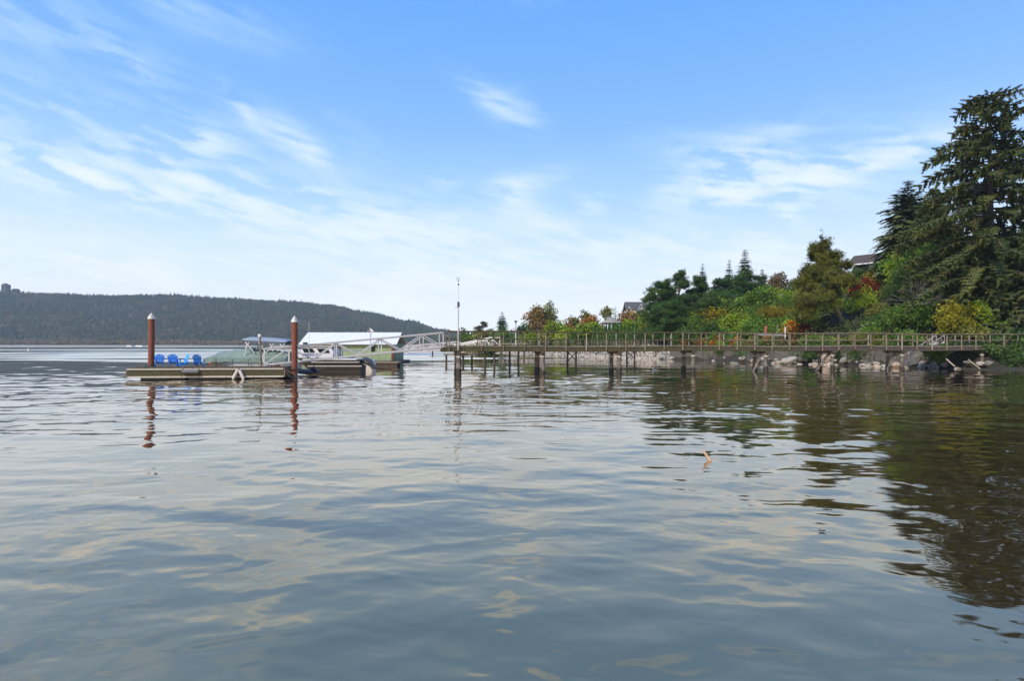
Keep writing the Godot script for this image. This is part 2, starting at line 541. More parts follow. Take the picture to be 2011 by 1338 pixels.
# ---------------------------------------------------------------- sky
func make_sky() -> ImageTexture:
	var w := 3072
	var h := 1536
	var half := h / 2
	var lw := w / 4
	var lh := half / 4
	var low := PackedFloat32Array()
	low.resize(lw * lh)
	var px_deg := w / 360.0
	var lp := lw / 360.0
	var list: Array = [
		[60, 30, 520, 60, 12, 0.34], [400, 20, 280, 45, 5, 0.25], [240, 90, 240, 42, 30, 0.22], [200, 235, 400, 55, 6, 0.42], [375, 258, 90, 30, 12, 0.85], [330, 245, 130, 30, 8, 0.4],
		[30, 280, 140, 20, 5, 0.5], [150, 345, 320, 42, 12, 0.75], [330, 385, 440, 40, 8, 0.6], [340, 330, 140, 18, 14, 0.7], [60, 325, 170, 22, 6, 0.5],
		[470, 205, 90, 14, 48, 0.5], [560, 262, 150, 34, 25, 0.5], [602, 290, 56, 22, 12, 0.75], [575, 367, 170, 18, 12, 0.5], [600, 410, 420, 50, 8, 0.42], [780, 440, 280, 60, 0, 0.35],
		[700, 270, 120, 30, 40, 0.12], [955, 185, 130, 22, 28, 0.42], [1010, 205, 100, 34, 12, 0.3], [872, 353, 44, 15, 0, 0.5], [1035, 352, 120, 22, -12, 0.55], [995, 385, 70, 38, 60, 0.42],
		[1072, 428, 130, 26, 20, 0.5], [1150, 405, 60, 14, -5, 0.5], [1165, 378, 70, 8, 8, 0.4], [1211, 413, 44, 10, 0, 0.6], [1440, 325, 210, 50, 15, 0.6], [1510, 350, 280, 42, -8, 0.75],
		[1570, 332, 360, 34, -5, 0.55], [1470, 290, 150, 36, -20, 0.5], [1420, 372, 180, 22, 10, 0.5], [1545, 405, 120, 42, -25, 0.75], [1690, 308, 240, 32, -8, 0.55], [1770, 300, 170, 28, -15, 0.4],
		[300, 525, 1000, 40, 0, 0.3], [1000, 520, 900, 44, 0, 0.3], [1500, 480, 560, 36, 0, 0.22], [700, 590, 900, 26, 0, 0.25], [1200, 470, 400, 20, 3, 0.25], [200, 300, 700, 120, 5, 0.18], [1600, 340, 500, 110, -4, 0.2], [700, 420, 700, 90, 5, 0.15], [500, 560, 1600, 90, 0, 0.3], [1300, 540, 1400, 80, 0, 0.25]]
	var spots: Array = []
	for c in list:
		var q: float = (c[0] - 1005.5) / F
		var az := rad_to_deg(atan(q))
		var e := rad_to_deg(atan((HOR - c[1]) / F * cos(deg_to_rad(az))))
		var k := rad_to_deg(1.0 / F) * pow(cos(deg_to_rad(az)), 1.4)
		spots.append([az, e, c[2] * 0.58 * k, c[3] * 0.85 * k, deg_to_rad(c[4]), c[5] * 1.0])
	for c in [[-3, 36, 8, 2.6, 0.2, 0.55], [3, 40, 10, 3, 0.1, 0.5], [-7, 45, 12, 4, 0.15, 0.5], [6, 35, 6, 1.8, -0.2, 0.45]]: spots.append(c)
	rng.seed = 404
	for k in 210:
		var az := rf(-180, 180)
		var e := rf(3, 75)
		if absf(az) < 46.0 and e < 33.0: continue
		spots.append([az, e, rf(4, 15) / cos(deg_to_rad(e)), rf(0.8, 2.4), rf(-0.3, 0.5), rf(0.2, 0.7)])
	for s in spots:
		var reach: float = maxf(s[2], s[3]) * 2.4
		var ca := cos(s[4])
		var sa := sin(s[4])
		var tall: float = 2.4 * (absf(sa) * s[2] + absf(ca) * s[3])
		var y0 := maxi(0, int((90.0 - s[1] - tall) * lp))
		var y1 := mini(lh - 1, int((90.0 - s[1] + tall) * lp))
		var cx: float = s[0] * lp
		for y in range(y0, y1 + 1):
			var dy: float = (y - (90.0 - s[1]) * lp) / lp
			for xx in range(int(cx - reach * lp), int(cx + reach * lp) + 1):
				var dx := (xx - cx) / lp
				var a: float = (dx * ca + dy * sa) / s[2]
				var b: float = (-dx * sa + dy * ca) / s[3]
				var q := a * a + b * b
				if q < 5.0:
					var at2 := y * lw + posmod(xx, lw)
					low[at2] = low[at2] + s[5] * exp(-q)
	var li := Image.create_from_data(lw, lh, false, Image.FORMAT_RF, low.to_byte_array())
	li.resize(w, half, Image.INTERPOLATE_CUBIC)
	var dens := li.get_data().to_float32_array()
	# wispy noise, longer than high, bent by a slower one
	var n1 := FastNoiseLite.new()
	n1.seed = 5
	n1.noise_type = FastNoiseLite.TYPE_SIMPLEX_SMOOTH
	n1.frequency = 0.012
	n1.fractal_octaves = 6
	n1.fractal_gain = 0.56
	n1.domain_warp_enabled = true
	n1.domain_warp_amplitude = 42.0
	n1.domain_warp_frequency = 0.006
	n1.domain_warp_fractal_octaves = 3
	var n2 := FastNoiseLite.new()
	n2.seed = 9
	n2.noise_type = FastNoiseLite.TYPE_SIMPLEX_SMOOTH
	n2.frequency = 0.07
	n2.fractal_octaves = 4
	n2.domain_warp_enabled = true
	n2.domain_warp_amplitude = 20.0
	n2.domain_warp_frequency = 0.01
	var n3 := FastNoiseLite.new()
	n3.seed = 19
	n3.noise_type = FastNoiseLite.TYPE_SIMPLEX_SMOOTH
	n3.frequency = 0.009
	n3.fractal_octaves = 3
	var bytes := PackedByteArray()
	bytes.resize(w * h * 3)
	bytes.fill(102)
	var stops := [[0, 240, 246, 251], [4, 234, 243, 252], [9, 210, 231, 253], [14, 172, 210, 254], [21, 134, 184, 254], [30, 108, 167, 252], [45, 92, 150, 246], [90, 76, 130, 232]]
	for y in half:
		var e := 90.0 - (y + 0.5) / px_deg
		var k := 0
		while k < stops.size() - 2 and stops[k + 1][0] < e: k += 1
		var t: float = clampf((e - stops[k][0]) / float(stops[k + 1][0] - stops[k][0]), 0, 1)
		var cr: float = lerpf(stops[k][1], stops[k + 1][1], t)
		var cg: float = lerpf(stops[k][2], stops[k + 1][2], t)
		var cb: float = lerpf(stops[k][3], stops[k + 1][3], t)
		var row := y * w
		var cw := lerpf(244.0, 226.0, smoothstep(30.0, 42.0, e))
		var veil := smoothstep(38.0, 62.0, e)
		for x in w:
			var dd := dens[row + x]
			if veil > 0.0:
				dd += 0.6 * veil * clampf(0.75 + n3.get_noise_2d((x if x < w / 2 else x - w) * 0.8, y * 1.2) * 2.2, 0.05, 1.5)
			var r := cr
			var g := cg
			var b := cb
			if dd > 0.01:
				var fx: float = x if x < w / 2 else x - w
				var nn := n1.get_noise_2d(fx * 0.58 + y * 0.20, y * 1.55 - fx * 0.22)
				var fib := n2.get_noise_2d(fx * 0.22 + y * 0.08, y * 1.5 - fx * 0.28)
				dd = 0.78 * (1.0 - exp(-1.7 * clampf(dd * (0.42 + nn * 1.3 + fib * 0.95), 0.0, 2.0)))
				r += (cw - r) * dd
				g += (cw + 4.0 - g) * dd
				b += (252.0 - b) * dd
			var j := (row + x) * 3
			bytes[j] = int(r)
			bytes[j + 1] = int(g)
			bytes[j + 2] = int(b)
	return ImageTexture.create_from_image(Image.create_from_data(w, h, false, Image.FORMAT_RGB8, bytes))

# ---------------------------------------------------------------- water
func make_water() -> ArrayMesh:
	var cols := 620
	var dist := PackedFloat32Array()
	var py := 1390.0
	while py > 684.5:
		dist.append(EYE * F / (py - HOR))
		py -= 0.62 if py < 840 else (1.2 if py < 1050 else 2.0)
	for d in [620.0, 760.0, 980.0, 1250.0]: dist.append(d)
	var rows := dist.size()
	var a := FastNoiseLite.new()
	a.seed = 21
	a.noise_type = FastNoiseLite.TYPE_SIMPLEX_SMOOTH
	a.fractal_type = FastNoiseLite.FRACTAL_NONE
	a.frequency = 1.0
	a.domain_warp_enabled = true
	a.domain_warp_amplitude = 1.0
	a.domain_warp_frequency = 0.45
	a.domain_warp_fractal_type = FastNoiseLite.DOMAIN_WARP_FRACTAL_NONE
	var b := FastNoiseLite.new()
	b.seed = 77
	b.noise_type = FastNoiseLite.TYPE_SIMPLEX_SMOOTH
	b.fractal_type = FastNoiseLite.FRACTAL_NONE
	b.frequency = 1.0
	# wave length across the view, stretch along it, slope in calm and in ruffled water
	var oct := [[0.2, 1.4, 0.016, 0.03], [0.42, 1.5, 0.026, 0.055], [1.0, 1.7, 0.036, 0.075], [2.4, 1.9, 0.026, 0.055], [6.0, 2.2, 0.012, 0.022], [16.0, 2.6, 0.004, 0.09], [48.0, 3.0, 0.0, 0.11], [140.0, 3.0, 0.0, 0.11]]
	var v := PackedVector3Array()
	v.resize(rows * cols)
	var nn := PackedVector3Array()
	nn.resize(rows * cols)
	for r in rows:
		var d := dist[r]
		var dz := absf(d - dist[r - 1]) if r > 0 else 0.01
		var wide := d * 1.12 + 8.0
		for k in cols:
			var x := (k / float(cols - 1) * 2.0 - 1.0) * wide
			var z := -d
			# gusts ruffle the water: hardly any close in, more in the open lake to the left
			var open := smoothstep(-4.0, -26.0, x) * smoothstep(18.0, 36.0, d)
			var gust := b.get_noise_2d(x * 0.02 + 3.0, z * 0.045) * 0.5 + 0.5
			var rough := smoothstep(11.0, 46.0, d) * (0.28 + 0.5 * gust) + open * (0.25 + 0.6 * gust)
			rough = minf(rough, 1.1) * (1.0 - 0.62 * smoothstep(4.0, 24.0, x))
			var y := 0.0
			var tilt := 0.0
			var side := 0.0
			for q in oct.size():
				var o: Array = oct[q]
				var l: float = o[0]
				var keep := 1.0 - smoothstep(l * 0.35, l * 0.8, dz)
				if keep <= 0.0: continue
				var sl: float = lerpf(o[2], o[3], rough)
				if q < 5:
					y += a.get_noise_3d(x / (l * o[1]), z / l, q * 9.3) * sl * l * 0.32 * keep
				else:
					sl *= smoothstep(55.0, 130.0, d)
					tilt += b.get_noise_3d(x / (l * o[1]), z / l, q * 9.3) * sl * keep
					side += b.get_noise_3d(x / (l * o[1]) + 71.0, z / l, q * 9.3) * sl * keep * 0.4
			v[r * cols + k] = Vector3(x, y, z)
			# far off, the faces one sees are those that lean this way
			tilt += 0.05 * smoothstep(60.0, 180.0, d) * rough * smoothstep(0.0, -14.0, x)
			nn[r * cols + k] = Vector3(side, 0, tilt)
	for r in rows:
		var r0 := maxi(r - 1, 0)
		var r1 := mini(r + 1, rows - 1)
		for k in cols:
			var k0 := maxi(k - 1, 0)
			var k1 := mini(k + 1, cols - 1)
			var g := (v[r * cols + k1] - v[r * cols + k0]).cross(v[r1 * cols + k] - v[r0 * cols + k])
			nn[r * cols + k] = ((g.normalized() if g.y > 0 else -g.normalized()) + nn[r * cols + k]).normalized()
	var ix := PackedInt32Array()
	ix.resize((rows - 1) * (cols - 1) * 6)
	var j := 0
	for r in rows - 1:
		for k in cols - 1:
			var p := r * cols + k
			ix[j] = p; ix[j + 1] = p + cols; ix[j + 2] = p + 1
			ix[j + 3] = p + 1; ix[j + 4] = p + cols; ix[j + 5] = p + cols + 1
			j += 6
	var arr := []
	arr.resize(Mesh.ARRAY_MAX)
	arr[Mesh.ARRAY_VERTEX] = v
	arr[Mesh.ARRAY_NORMAL] = nn
	arr[Mesh.ARRAY_INDEX] = ix
	var m := ArrayMesh.new()
	m.add_surface_from_arrays(Mesh.PRIMITIVE_TRIANGLES, arr)
	return m

# ---------------------------------------------------------------- the pier
const PA := Vector3(-5.6, 0, -50.0)
const PU := Vector3(0.9763, 0, -0.2164)
const PN := Vector3(-0.2164, 0, -0.9763)
func pier(s: float, y: float, w: float) -> Vector3:
	return PA + PU * s + PN * w + Vector3(0, y, 0)
func pier_s(px: float) -> float:
	var k := (px - 1005.5) / F
	return (k * 50.0 + 5.6) / (0.9763 - 0.2164 * k)

func make_materials() -> void:
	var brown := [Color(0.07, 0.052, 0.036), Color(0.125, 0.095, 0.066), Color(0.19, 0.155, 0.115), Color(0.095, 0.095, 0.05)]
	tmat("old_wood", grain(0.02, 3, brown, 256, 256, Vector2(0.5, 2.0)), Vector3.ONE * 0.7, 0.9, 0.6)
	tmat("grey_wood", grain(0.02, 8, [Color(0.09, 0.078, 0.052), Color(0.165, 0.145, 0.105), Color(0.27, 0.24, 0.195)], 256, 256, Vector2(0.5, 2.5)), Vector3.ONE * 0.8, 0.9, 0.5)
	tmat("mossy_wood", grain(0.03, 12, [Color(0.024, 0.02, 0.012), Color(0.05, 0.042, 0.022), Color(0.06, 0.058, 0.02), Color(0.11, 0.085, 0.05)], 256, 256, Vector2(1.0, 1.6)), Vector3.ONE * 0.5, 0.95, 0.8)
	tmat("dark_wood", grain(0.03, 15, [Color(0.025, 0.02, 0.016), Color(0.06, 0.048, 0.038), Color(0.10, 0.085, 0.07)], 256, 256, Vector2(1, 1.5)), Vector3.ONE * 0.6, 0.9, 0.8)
	tmat("pile_wood", grain(0.03, 18, [Color(0.02, 0.016, 0.014), Color(0.06, 0.05, 0.042), Color(0.16, 0.14, 0.125), Color(0.30, 0.28, 0.26)], 256, 256, Vector2(2.2, 0.5)), Vector3.ONE * 0.6, 0.9, 1.0)
	tmat("wet_pile", grain(0.04, 19, [Color(0.010, 0.009, 0.008), Color(0.022, 0.02, 0.015), Color(0.04, 0.036, 0.026)]), Vector3.ONE * 0.8, 0.6)
	tmat("rust", grain(0.03, 23, [Color(0.115, 0.028, 0.012), Color(0.16, 0.042, 0.02), Color(0.20, 0.065, 0.03), Color(0.10, 0.03, 0.018)], 256, 256, Vector2(2.0, 0.7)), Vector3.ONE * 0.5, 0.8, 0.3)
	tmat("tide", grain(0.05, 25, [Color(0.05, 0.035, 0.025), Color(0.14, 0.11, 0.09), Color(0.09, 0.04, 0.025)], 256, 256, Vector2(2.0, 1.0)), Vector3.ONE * 0.6, 0.6)
	tmat("white_cap", grain(0.04, 24, [Color(0.55, 0.54, 0.50), Color(0.70, 0.69, 0.66)]), Vector3.ONE, 0.6)
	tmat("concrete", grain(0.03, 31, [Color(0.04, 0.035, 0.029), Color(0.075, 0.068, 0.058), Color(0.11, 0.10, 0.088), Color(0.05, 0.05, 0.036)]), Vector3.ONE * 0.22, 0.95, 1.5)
	tmat("pale_trim", grain(0.03, 33, [Color(0.26, 0.23, 0.19), Color(0.42, 0.39, 0.34), Color(0.50, 0.47, 0.42)], 256, 256, Vector2(2, 1)), Vector3.ONE * 0.5, 0.9)
	tmat("rock", grain(0.03, 41, [Color(0.15, 0.14, 0.125), Color(0.26, 0.245, 0.22), Color(0.36, 0.34, 0.30)]), Vector3.ONE * 0.4, 0.95, 4.0)
	tmat("rock_tan", grain(0.03, 42, [Color(0.20, 0.155, 0.12), Color(0.31, 0.25, 0.20), Color(0.40, 0.35, 0.29)]), Vector3.ONE * 0.4, 0.95, 4.0)
	tmat("rock_dark", grain(0.03, 43, [Color(0.06, 0.058, 0.05), Color(0.12, 0.115, 0.10), Color(0.19, 0.18, 0.16)]), Vector3.ONE * 0.4, 0.95, 4.0)
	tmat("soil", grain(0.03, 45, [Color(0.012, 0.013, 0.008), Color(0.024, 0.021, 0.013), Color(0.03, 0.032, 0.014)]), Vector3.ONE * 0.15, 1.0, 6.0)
	tmat("bark", grain(0.03, 47, [Color(0.05, 0.042, 0.034), Color(0.10, 0.085, 0.07), Color(0.13, 0.12, 0.10)], 256, 256, Vector2(2, 0.6)), Vector3.ONE * 0.6, 0.95, 2.0)
	tmat("mossy_bark", grain(0.03, 48, [Color(0.08, 0.075, 0.045), Color(0.13, 0.13, 0.06), Color(0.17, 0.155, 0.12)], 256, 256, Vector2(2, 0.6)), Vector3.ONE * 0.6, 0.95, 2.0)
	tmat("dead_wood", grain(0.03, 49, [Color(0.085, 0.075, 0.066), Color(0.15, 0.135, 0.12)]), Vector3.ONE * 0.6, 0.95)
	tmat("aluminium", grain(0.03, 52, [Color(0.36, 0.35, 0.34), Color(0.46, 0.45, 0.44)]), Vector3.ONE * 0.5, 0.5, 0.25)
	tmat("white_metal", grain(0.03, 53, [Color(0.52, 0.51, 0.49), Color(0.62, 0.61, 0.59)]), Vector3.ONE * 0.5, 0.5)
	tmat("green_canvas", grain(0.02, 55, [Color(0.115, 0.17, 0.145), Color(0.14, 0.20, 0.172), Color(0.165, 0.225, 0.195)]), Vector3.ONE * 0.3, 0.75, 1.0)
	mat("blue_canvas", lin(0.15, 0.20, 0.28), 0.6)
	tmat("boat_white", grain(0.02, 57, [Color(0.55, 0.54, 0.51), Color(0.66, 0.65, 0.62)]), Vector3.ONE * 0.3, 0.35)
	mat("hull_grey", lin(0.03, 0.03, 0.032), 0.65)
	mat("cabin_white", lin(0.50, 0.50, 0.51), 0.4)
	mat("dark_glass", lin(0.012, 0.016, 0.016), 0.08)
	mat("black_plastic", lin(0.02, 0.02, 0.022), 0.5)
	mat("motor_black", lin(0.03, 0.035, 0.042), 0.3)
	mat("red_plastic", lin(0.55, 0.035, 0.03), 0.4)
	mat("red_flag", lin(0.35, 0.05, 0.04), 0.8)
	mat("blue_paint", lin(0.012, 0.13, 0.46), 0.45)
	mat("light_blue_paint", lin(0.02, 0.29, 0.72), 0.45)
	mat("letter_blue", lin(0.07, 0.08, 0.30), 0.5)
	mat("letter_dark", lin(0.05, 0.05, 0.05), 0.6)
	mat("letter_red", lin(0.45, 0.06, 0.03), 0.6)
	mat("fender_grey", lin(0.075, 0.08, 0.09), 0.6)
	tmat("fender_white", grain(0.04, 61, [Color(0.38, 0.35, 0.31), Color(0.55, 0.52, 0.48)]), Vector3.ONE, 0.6)
	mat("rope", lin(0.20, 0.15, 0.11), 0.9)
	tmat("roof_white", grain(0.02, 63, [Color(0.50, 0.53, 0.55), Color(0.58, 0.60, 0.62)]), Vector3.ONE * 0.2, 0.5)
	tmat("green_siding", grain(0.02, 64, [Color(0.20, 0.26, 0.14), Color(0.245, 0.31, 0.175)]), Vector3.ONE * 0.3, 0.8)
	mat("brown_door", lin(0.10, 0.035, 0.025), 0.7)
	tmat("shingle_grey", grain(0.05, 66, [Color(0.045, 0.045, 0.05), Color(0.085, 0.085, 0.09)]), Vector3.ONE * 0.5, 0.95)
	tmat("shingle_brown", grain(0.05, 67, [Color(0.04, 0.03, 0.026), Color(0.07, 0.055, 0.048)]), Vector3.ONE * 0.5, 0.95)
	tmat("shake_grey", grain(0.05, 68, [Color(0.15, 0.14, 0.125), Color(0.28, 0.265, 0.24)]), Vector3.ONE * 0.6, 0.95)
	mat("trim_white", lin(0.70, 0.71, 0.72), 0.6)
	mat("house_grey", lin(0.22, 0.25, 0.29), 0.8)
	mat("house_brown", lin(0.05, 0.04, 0.034), 0.85)
	mat("window_pane", lin(0.25, 0.28, 0.32), 0.1)
	mat("brick_red", lin(0.30, 0.10, 0.06), 0.9)
	mat("gull_white", lin(0.75, 0.75, 0.74), 0.7)
	mat("gull_beak", lin(0.55, 0.35, 0.08), 0.5)
	tmat("driftwood", grain(0.04, 71, [Color(0.26, 0.15, 0.08), Color(0.38, 0.25, 0.15), Color(0.44, 0.32, 0.21)], 256, 256, Vector2(2, 0.6)), Vector3.ONE * 1.5, 0.8, 0.5)
	tmat("kelp_and_reflection", grain(0.04, 72, [Color(0.012, 0.013, 0.008), Color(0.035, 0.035, 0.018)]), Vector3.ONE * 2.0, 0.5)
	tmat("pale_plank", grain(0.04, 73, [Color(0.20, 0.165, 0.135), Color(0.32, 0.275, 0.23)], 256, 256, Vector2(2, 0.6)), Vector3.ONE * 0.6, 0.9)
	tmat("hill_floor", grain(0.03, 75, [Color(0.035, 0.045, 0.028), Color(0.06, 0.065, 0.04)]), Vector3.ONE * 0.01, 1.0)
	leaf_mat("leaf", 0.5)
	leaf_mat("needle", 0.2)
	leaf_mat("far_leaf", 0.0)
	var wt := mat("water", lin(0.48, 0.335, 0.170), 0.045, 0.965)
	wt.metallic_specular = 0.5

func _ready() -> void:
	# ------------------------------------------------ camera, sky, sun, exposure
	var cam := Camera3D.new()
	cam.name = "camera"
	cam.fov = rad_to_deg(2.0 * atan(669.0 / F))
	cam.near = 0.1
	cam.far = 9000.0
	add_child(cam)
	cam.position = Vector3(0, EYE, 0)
	cam.rotation.x = atan((HOR - 669.0) / F)
	cam.current = true
	var env := Environment.new()
	env.background_mode = Environment.BG_SKY
	env.sky = Sky.new()
	var psm := PanoramaSkyMaterial.new()
	psm.panorama = make_sky()
	env.sky.sky_material = psm
	env.background_energy_multiplier = 0.72
	env.tonemap_mode = Environment.TONE_MAPPER_LINEAR
	env.tonemap_exposure = 1.6
	env.sdfgi_enabled = true
	env.ssao_enabled = true
	env.ssil_enabled = true
	env.fog_enabled = true
	env.fog_density = 0.00013
	env.fog_light_color = Color(0.80, 0.88, 0.96)
	var we := WorldEnvironment.new()
	we.name = "world_environment"
	we.environment = env
	add_child(we)
	var sun := DirectionalLight3D.new()
	sun.name = "sun"
	sun.light_energy = 1.05
	sun.light_angular_distance = 14.0
	sun.light_color = Color(1.0, 0.95, 0.87)
	sun.shadow_enabled = true
	add_child(sun)
	var to_sun := Vector3(-0.50, 0.80, 0.62).normalized()
	sun.look_at_from_position(Vector3.ZERO, -to_sun, Vector3.RIGHT)
	# ------------------------------------------------ setting
	make_materials()
	leaf_meshes()
	for q in [[2500, 52], [2100, 57], [1950, 60], [1800, 66], [1700, 72], [1600, 77], [1500, 83], [1400, 98], [1300, 108], [1200, 122], [1100, 140], [1000, 165], [930, 225], [880, 255], [780, 275], [740, 300]]:
		shore.append(Vector2(X(q[0], q[1]), -q[1]))
	land = shore.duplicate()
	for p in [Vector2(-60, -520), Vector2(420, -520), Vector2(420, -40)]: land.append(p)
	struct("water", make_water(), M.water)
	build_terrain()
	build_far_shore()
	build_seawall()
	# ------------------------------------------------ things
	build_pier()
	build_dock()
	build_gangway()
	build_boats()
	build_neighbours()
	build_houses()
	build_shore_things()
	build_plants()
	build_floating_things()

func build_terrain() -> void:
	var xs: Array = []
	var x := -130.0
	while x < 400.0:
		xs.append(x)
		x += 2.0 if x > -40 and x < 110 else 10.0
	var zs: Array = []
	var z := -44.0
	while z > -520.0:
		zs.append(z)
		z -= 2.0 if z > -190 else 10.0
	var no := FastNoiseLite.new()
	no.frequency = 0.12
	var pts := PackedVector3Array()
	for zz in zs:
		for xx in xs:
			var h := ground_height(xx, zz)
			if h > 0.2: h += no.get_noise_2d(xx, zz) * 0.35
			pts.append(Vector3(xx, h, zz))
	var a := Acc.new()
	var w := xs.size()
	for r in zs.size() - 1:
		for k in w - 1:
			var p := r * w + k
			if pts[p].y < -2 and pts[p + 1].y < -2 and pts[p + w].y < -2 and pts[p + w + 1].y < -2: continue
			a.flat(pts[p], pts[p + 1], pts[p + w], Vector3.UP)
			a.flat(pts[p + 1], pts[p + w], pts[p + w + 1], Vector3.UP)
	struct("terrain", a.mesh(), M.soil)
	# pebbles on the beach and in the low bank
	rng.seed = 71
	var st := Acc.new()
	var ring: Array = []
	for k in 6: ring.append(Vector3(cos(TAU * k / 6) * rf(0.8, 1.1), 0, sin(TAU * k / 6) * rf(0.8, 1.1)))
	for k in 6:
		st.flat(ring[k], ring[(k + 1) % 6], Vector3(0.1, 0.75, 0), Vector3.UP + ring[k] * 0.5)
		st.flat(ring[k], ring[(k + 1) % 6], Vector3(0, -0.6, 0.1), Vector3.DOWN + ring[k] * 0.5)
	K["stone0"] = st.mesh()
	K["stone1"] = K["stone0"]
	var list: Array = []
	for k in 6500:
		var t := rf(7.85, 14.0)
		var j := int(t)
		if j >= shore.size() - 1: continue
		var q := shore[j].lerp(shore[j + 1], t - j)
		var dirn := (shore[j + 1] - shore[j]).normalized()
		var inl := Vector2(-dirn.y, dirn.x)
		if not Geometry2D.is_point_in_polygon(q + inl * 0.5, land): inl = -inl
		q += inl * rf(-0.3, 6.5)
		var sz := rf(0.12, 0.34) * (1.0 if t < 11 else 1.8)
		var g := rf(0.5, 1.2)
		list.append([Transform3D(tumble(sz), Vector3(q.x, ground_height(q.x, q.y) + 0.05, q.y)), Color(0.36 * g, 0.33 * g, 0.29 * g)])
	scatter("pebble_beach", "stone", M.far_leaf, list, "pale grey pebbles covering the sloping beach behind the neighbouring pier", "pebbles")

func build_far_shore() -> void:
	# the hill across the lake: crest rows of the photograph turned into heights at its distance
	var crest := [[-700, 580], [-200, 561], [0, 572], [100, 576], [200, 580], [330, 579], [450, 586], [560, 591], [640, 598], [720, 613], [800, 630], [870, 649], [930, 664], [1000, 671], [1100, 676], [1500, 678]]
	var no := FastNoiseLite.new()
	no.frequency = 0.004
	no.fractal_octaves = 3
	var hill := func(px: float, t: float) -> Vector3:
		var k := 0
		while k < crest.size() - 2 and crest[k + 1][0] < px: k += 1
		var u := clampf((px - crest[k][0]) / float(crest[k + 1][0] - crest[k][0]), 0, 1)
		u = u * u * (3 - 2 * u)
		var py := lerpf(crest[k][1], crest[k + 1][1], u)
		var d := lerpf(1000.0, 1560.0, t)
		var h := (HOR - py) / F * 1560.0
		var p := Vector3(X(px, d), 0, -d)
		var y := h * pow(smoothstep(-0.12, 1.12, t), 1.15) + 1.0
		if t > 1.0: y = h * (1.0 - (t - 1.0) * 0.3)
		p.y = y + no.get_noise_2d(p.x, p.z) * 9.0 * sin(clampf(t, 0, 1) * PI)
		return p
	var a := Acc.new()
	var pxs := range(-700, 1501, 20)
	for k in pxs.size() - 1:
		for j in 26:
			var t0 := j / 20.0
			var t1 := (j + 1) / 20.0
			var p0: Vector3 = hill.call(float(pxs[k]), t0)
			var p1: Vector3 = hill.call(float(pxs[k + 1]), t0)
			var p2: Vector3 = hill.call(float(pxs[k + 1]), t1)
			var p3: Vector3 = hill.call(float(pxs[k]), t1)
			a.flat(p0, p1, p2, Vector3.UP)
			a.flat(p0, p2, p3, Vector3.UP)
	struct("hill", a.mesh(), M.hill_floor)
	# its woods, far enough off to read as one mass
	rng.seed = 91
	for variant in 2:
		var st := Acc.new()
		for lv in 5:
			var y0 := lv * 0.19
			var r0 := 0.26 * (1.0 - lv * 0.19) + 0.02
			var tip := Vector3(rf(-0.02, 0.02), y0 + 0.34, rf(-0.02, 0.02))
			for s in 7:
				var t := TAU * s / 7.0 + lv
				var t2 := TAU * (s + 1) / 7.0 + lv
				var q0 := Vector3(cos(t), 0, sin(t)) * r0 * rf(0.7, 1.2) + Vector3(0, y0 + rf(-0.05, 0.05), 0)
				var q1 := Vector3(cos(t2), 0, sin(t2)) * r0 * rf(0.7, 1.2) + Vector3(0, y0 + rf(-0.05, 0.05), 0)
				st.flat(q0, q1, tip, q0 + q1 + Vector3.UP * 0.2)
		K["far_conifer%d" % variant] = st.mesh()
		var br := Acc.new()
		for b in 9:
			var c := Vector3(rf(-0.28, 0.28), rf(0.3, 0.78), rf(-0.28, 0.28))
			var rr := rf(0.16, 0.26)
			for s in 6:
				var t := TAU * s / 6.0
				var t2 := TAU * (s + 1) / 6.0
				var q0 := c + Vector3(cos(t), rf(-0.3, 0.3), sin(t)) * rr
				var q1 := c + Vector3(cos(t2), rf(-0.3, 0.3), sin(t2)) * rr
				br.flat(q0, q1, c + Vector3(rf(-0.2, 0.2), 1, 0) * rr, Vector3.UP + (q0 - c))
				br.flat(q0, q1, c - Vector3(0, 0.8, 0) * rr, Vector3.DOWN + (q0 - c))
		K["far_round%d" % variant] = br.mesh()
	var con: Array = []
	var rnd: Array = []
	var patch := FastNoiseLite.new()
	patch.frequency = 0.006
	for k in 42000:
		var px := rf(-500, 1150)
		var t := pow(rng.randf(), 0.8) * 1.03
		var p: Vector3 = hill.call(px, t)
		if p.y < 1.2 and t > 0.1: continue
		var h := rf(4.5, 8.5) * (1.0 if rng.randf() < 0.85 else 1.35) * (0.7 if px > 900 else 1.0)
		var pn := patch.get_noise_2d(p.x, p.z)
		var autumn := t < 0.10 + 0.05 * pn
		var g := rf(0.7, 1.3)
		if autumn or pn > 0.22 and rng.randf() < 0.8 or rng.randf() < 0.12:
			var c := Color(0.075, 0.085, 0.04).lerp(Color(0.13, 0.095, 0.05), rng.randf())
			if autumn: c = Color(0.10, 0.095, 0.05).lerp(Color(0.17, 0.115, 0.06), rng.randf())
			var s := h * (0.95 if autumn else 0.8)
			rnd.append([Transform3D(Basis.from_euler(Vector3(0, rf(0, 6), 0)).scaled(Vector3(s, s * 0.9, s)), p - Vector3(0, h * 0.15, 0)), Color(c.r * g, c.g * g, c.b * g)])
		else:
			var c := Color(0.032, 0.052, 0.030).lerp(Color(0.055, 0.075, 0.04), rng.randf())
			con.append([Transform3D(Basis.from_euler(Vector3(0, rf(0, 6), 0)).scaled(Vector3(h * 1.1, h, h * 1.1)), p - Vector3(0, 1, 0)), Color(c.r * g, c.g * g, c.b * g)])
	scatter("conifer_wood", "far_conifer", M.far_leaf, con, "dark conifer forest covering the hill across the lake", "forest")
	scatter("broadleaf_wood", "far_round", M.far_leaf, rnd, "brownish autumn broadleaf trees scattered over the far hill and along its shore", "forest")
	# tower block on the crest and two pale houses by the water
	var tw := thing("tower_block", "grey concrete tower block standing on the crest of the far hill", "building", hill.call(12.0, 0.98) + Vector3(0, -1, 0))
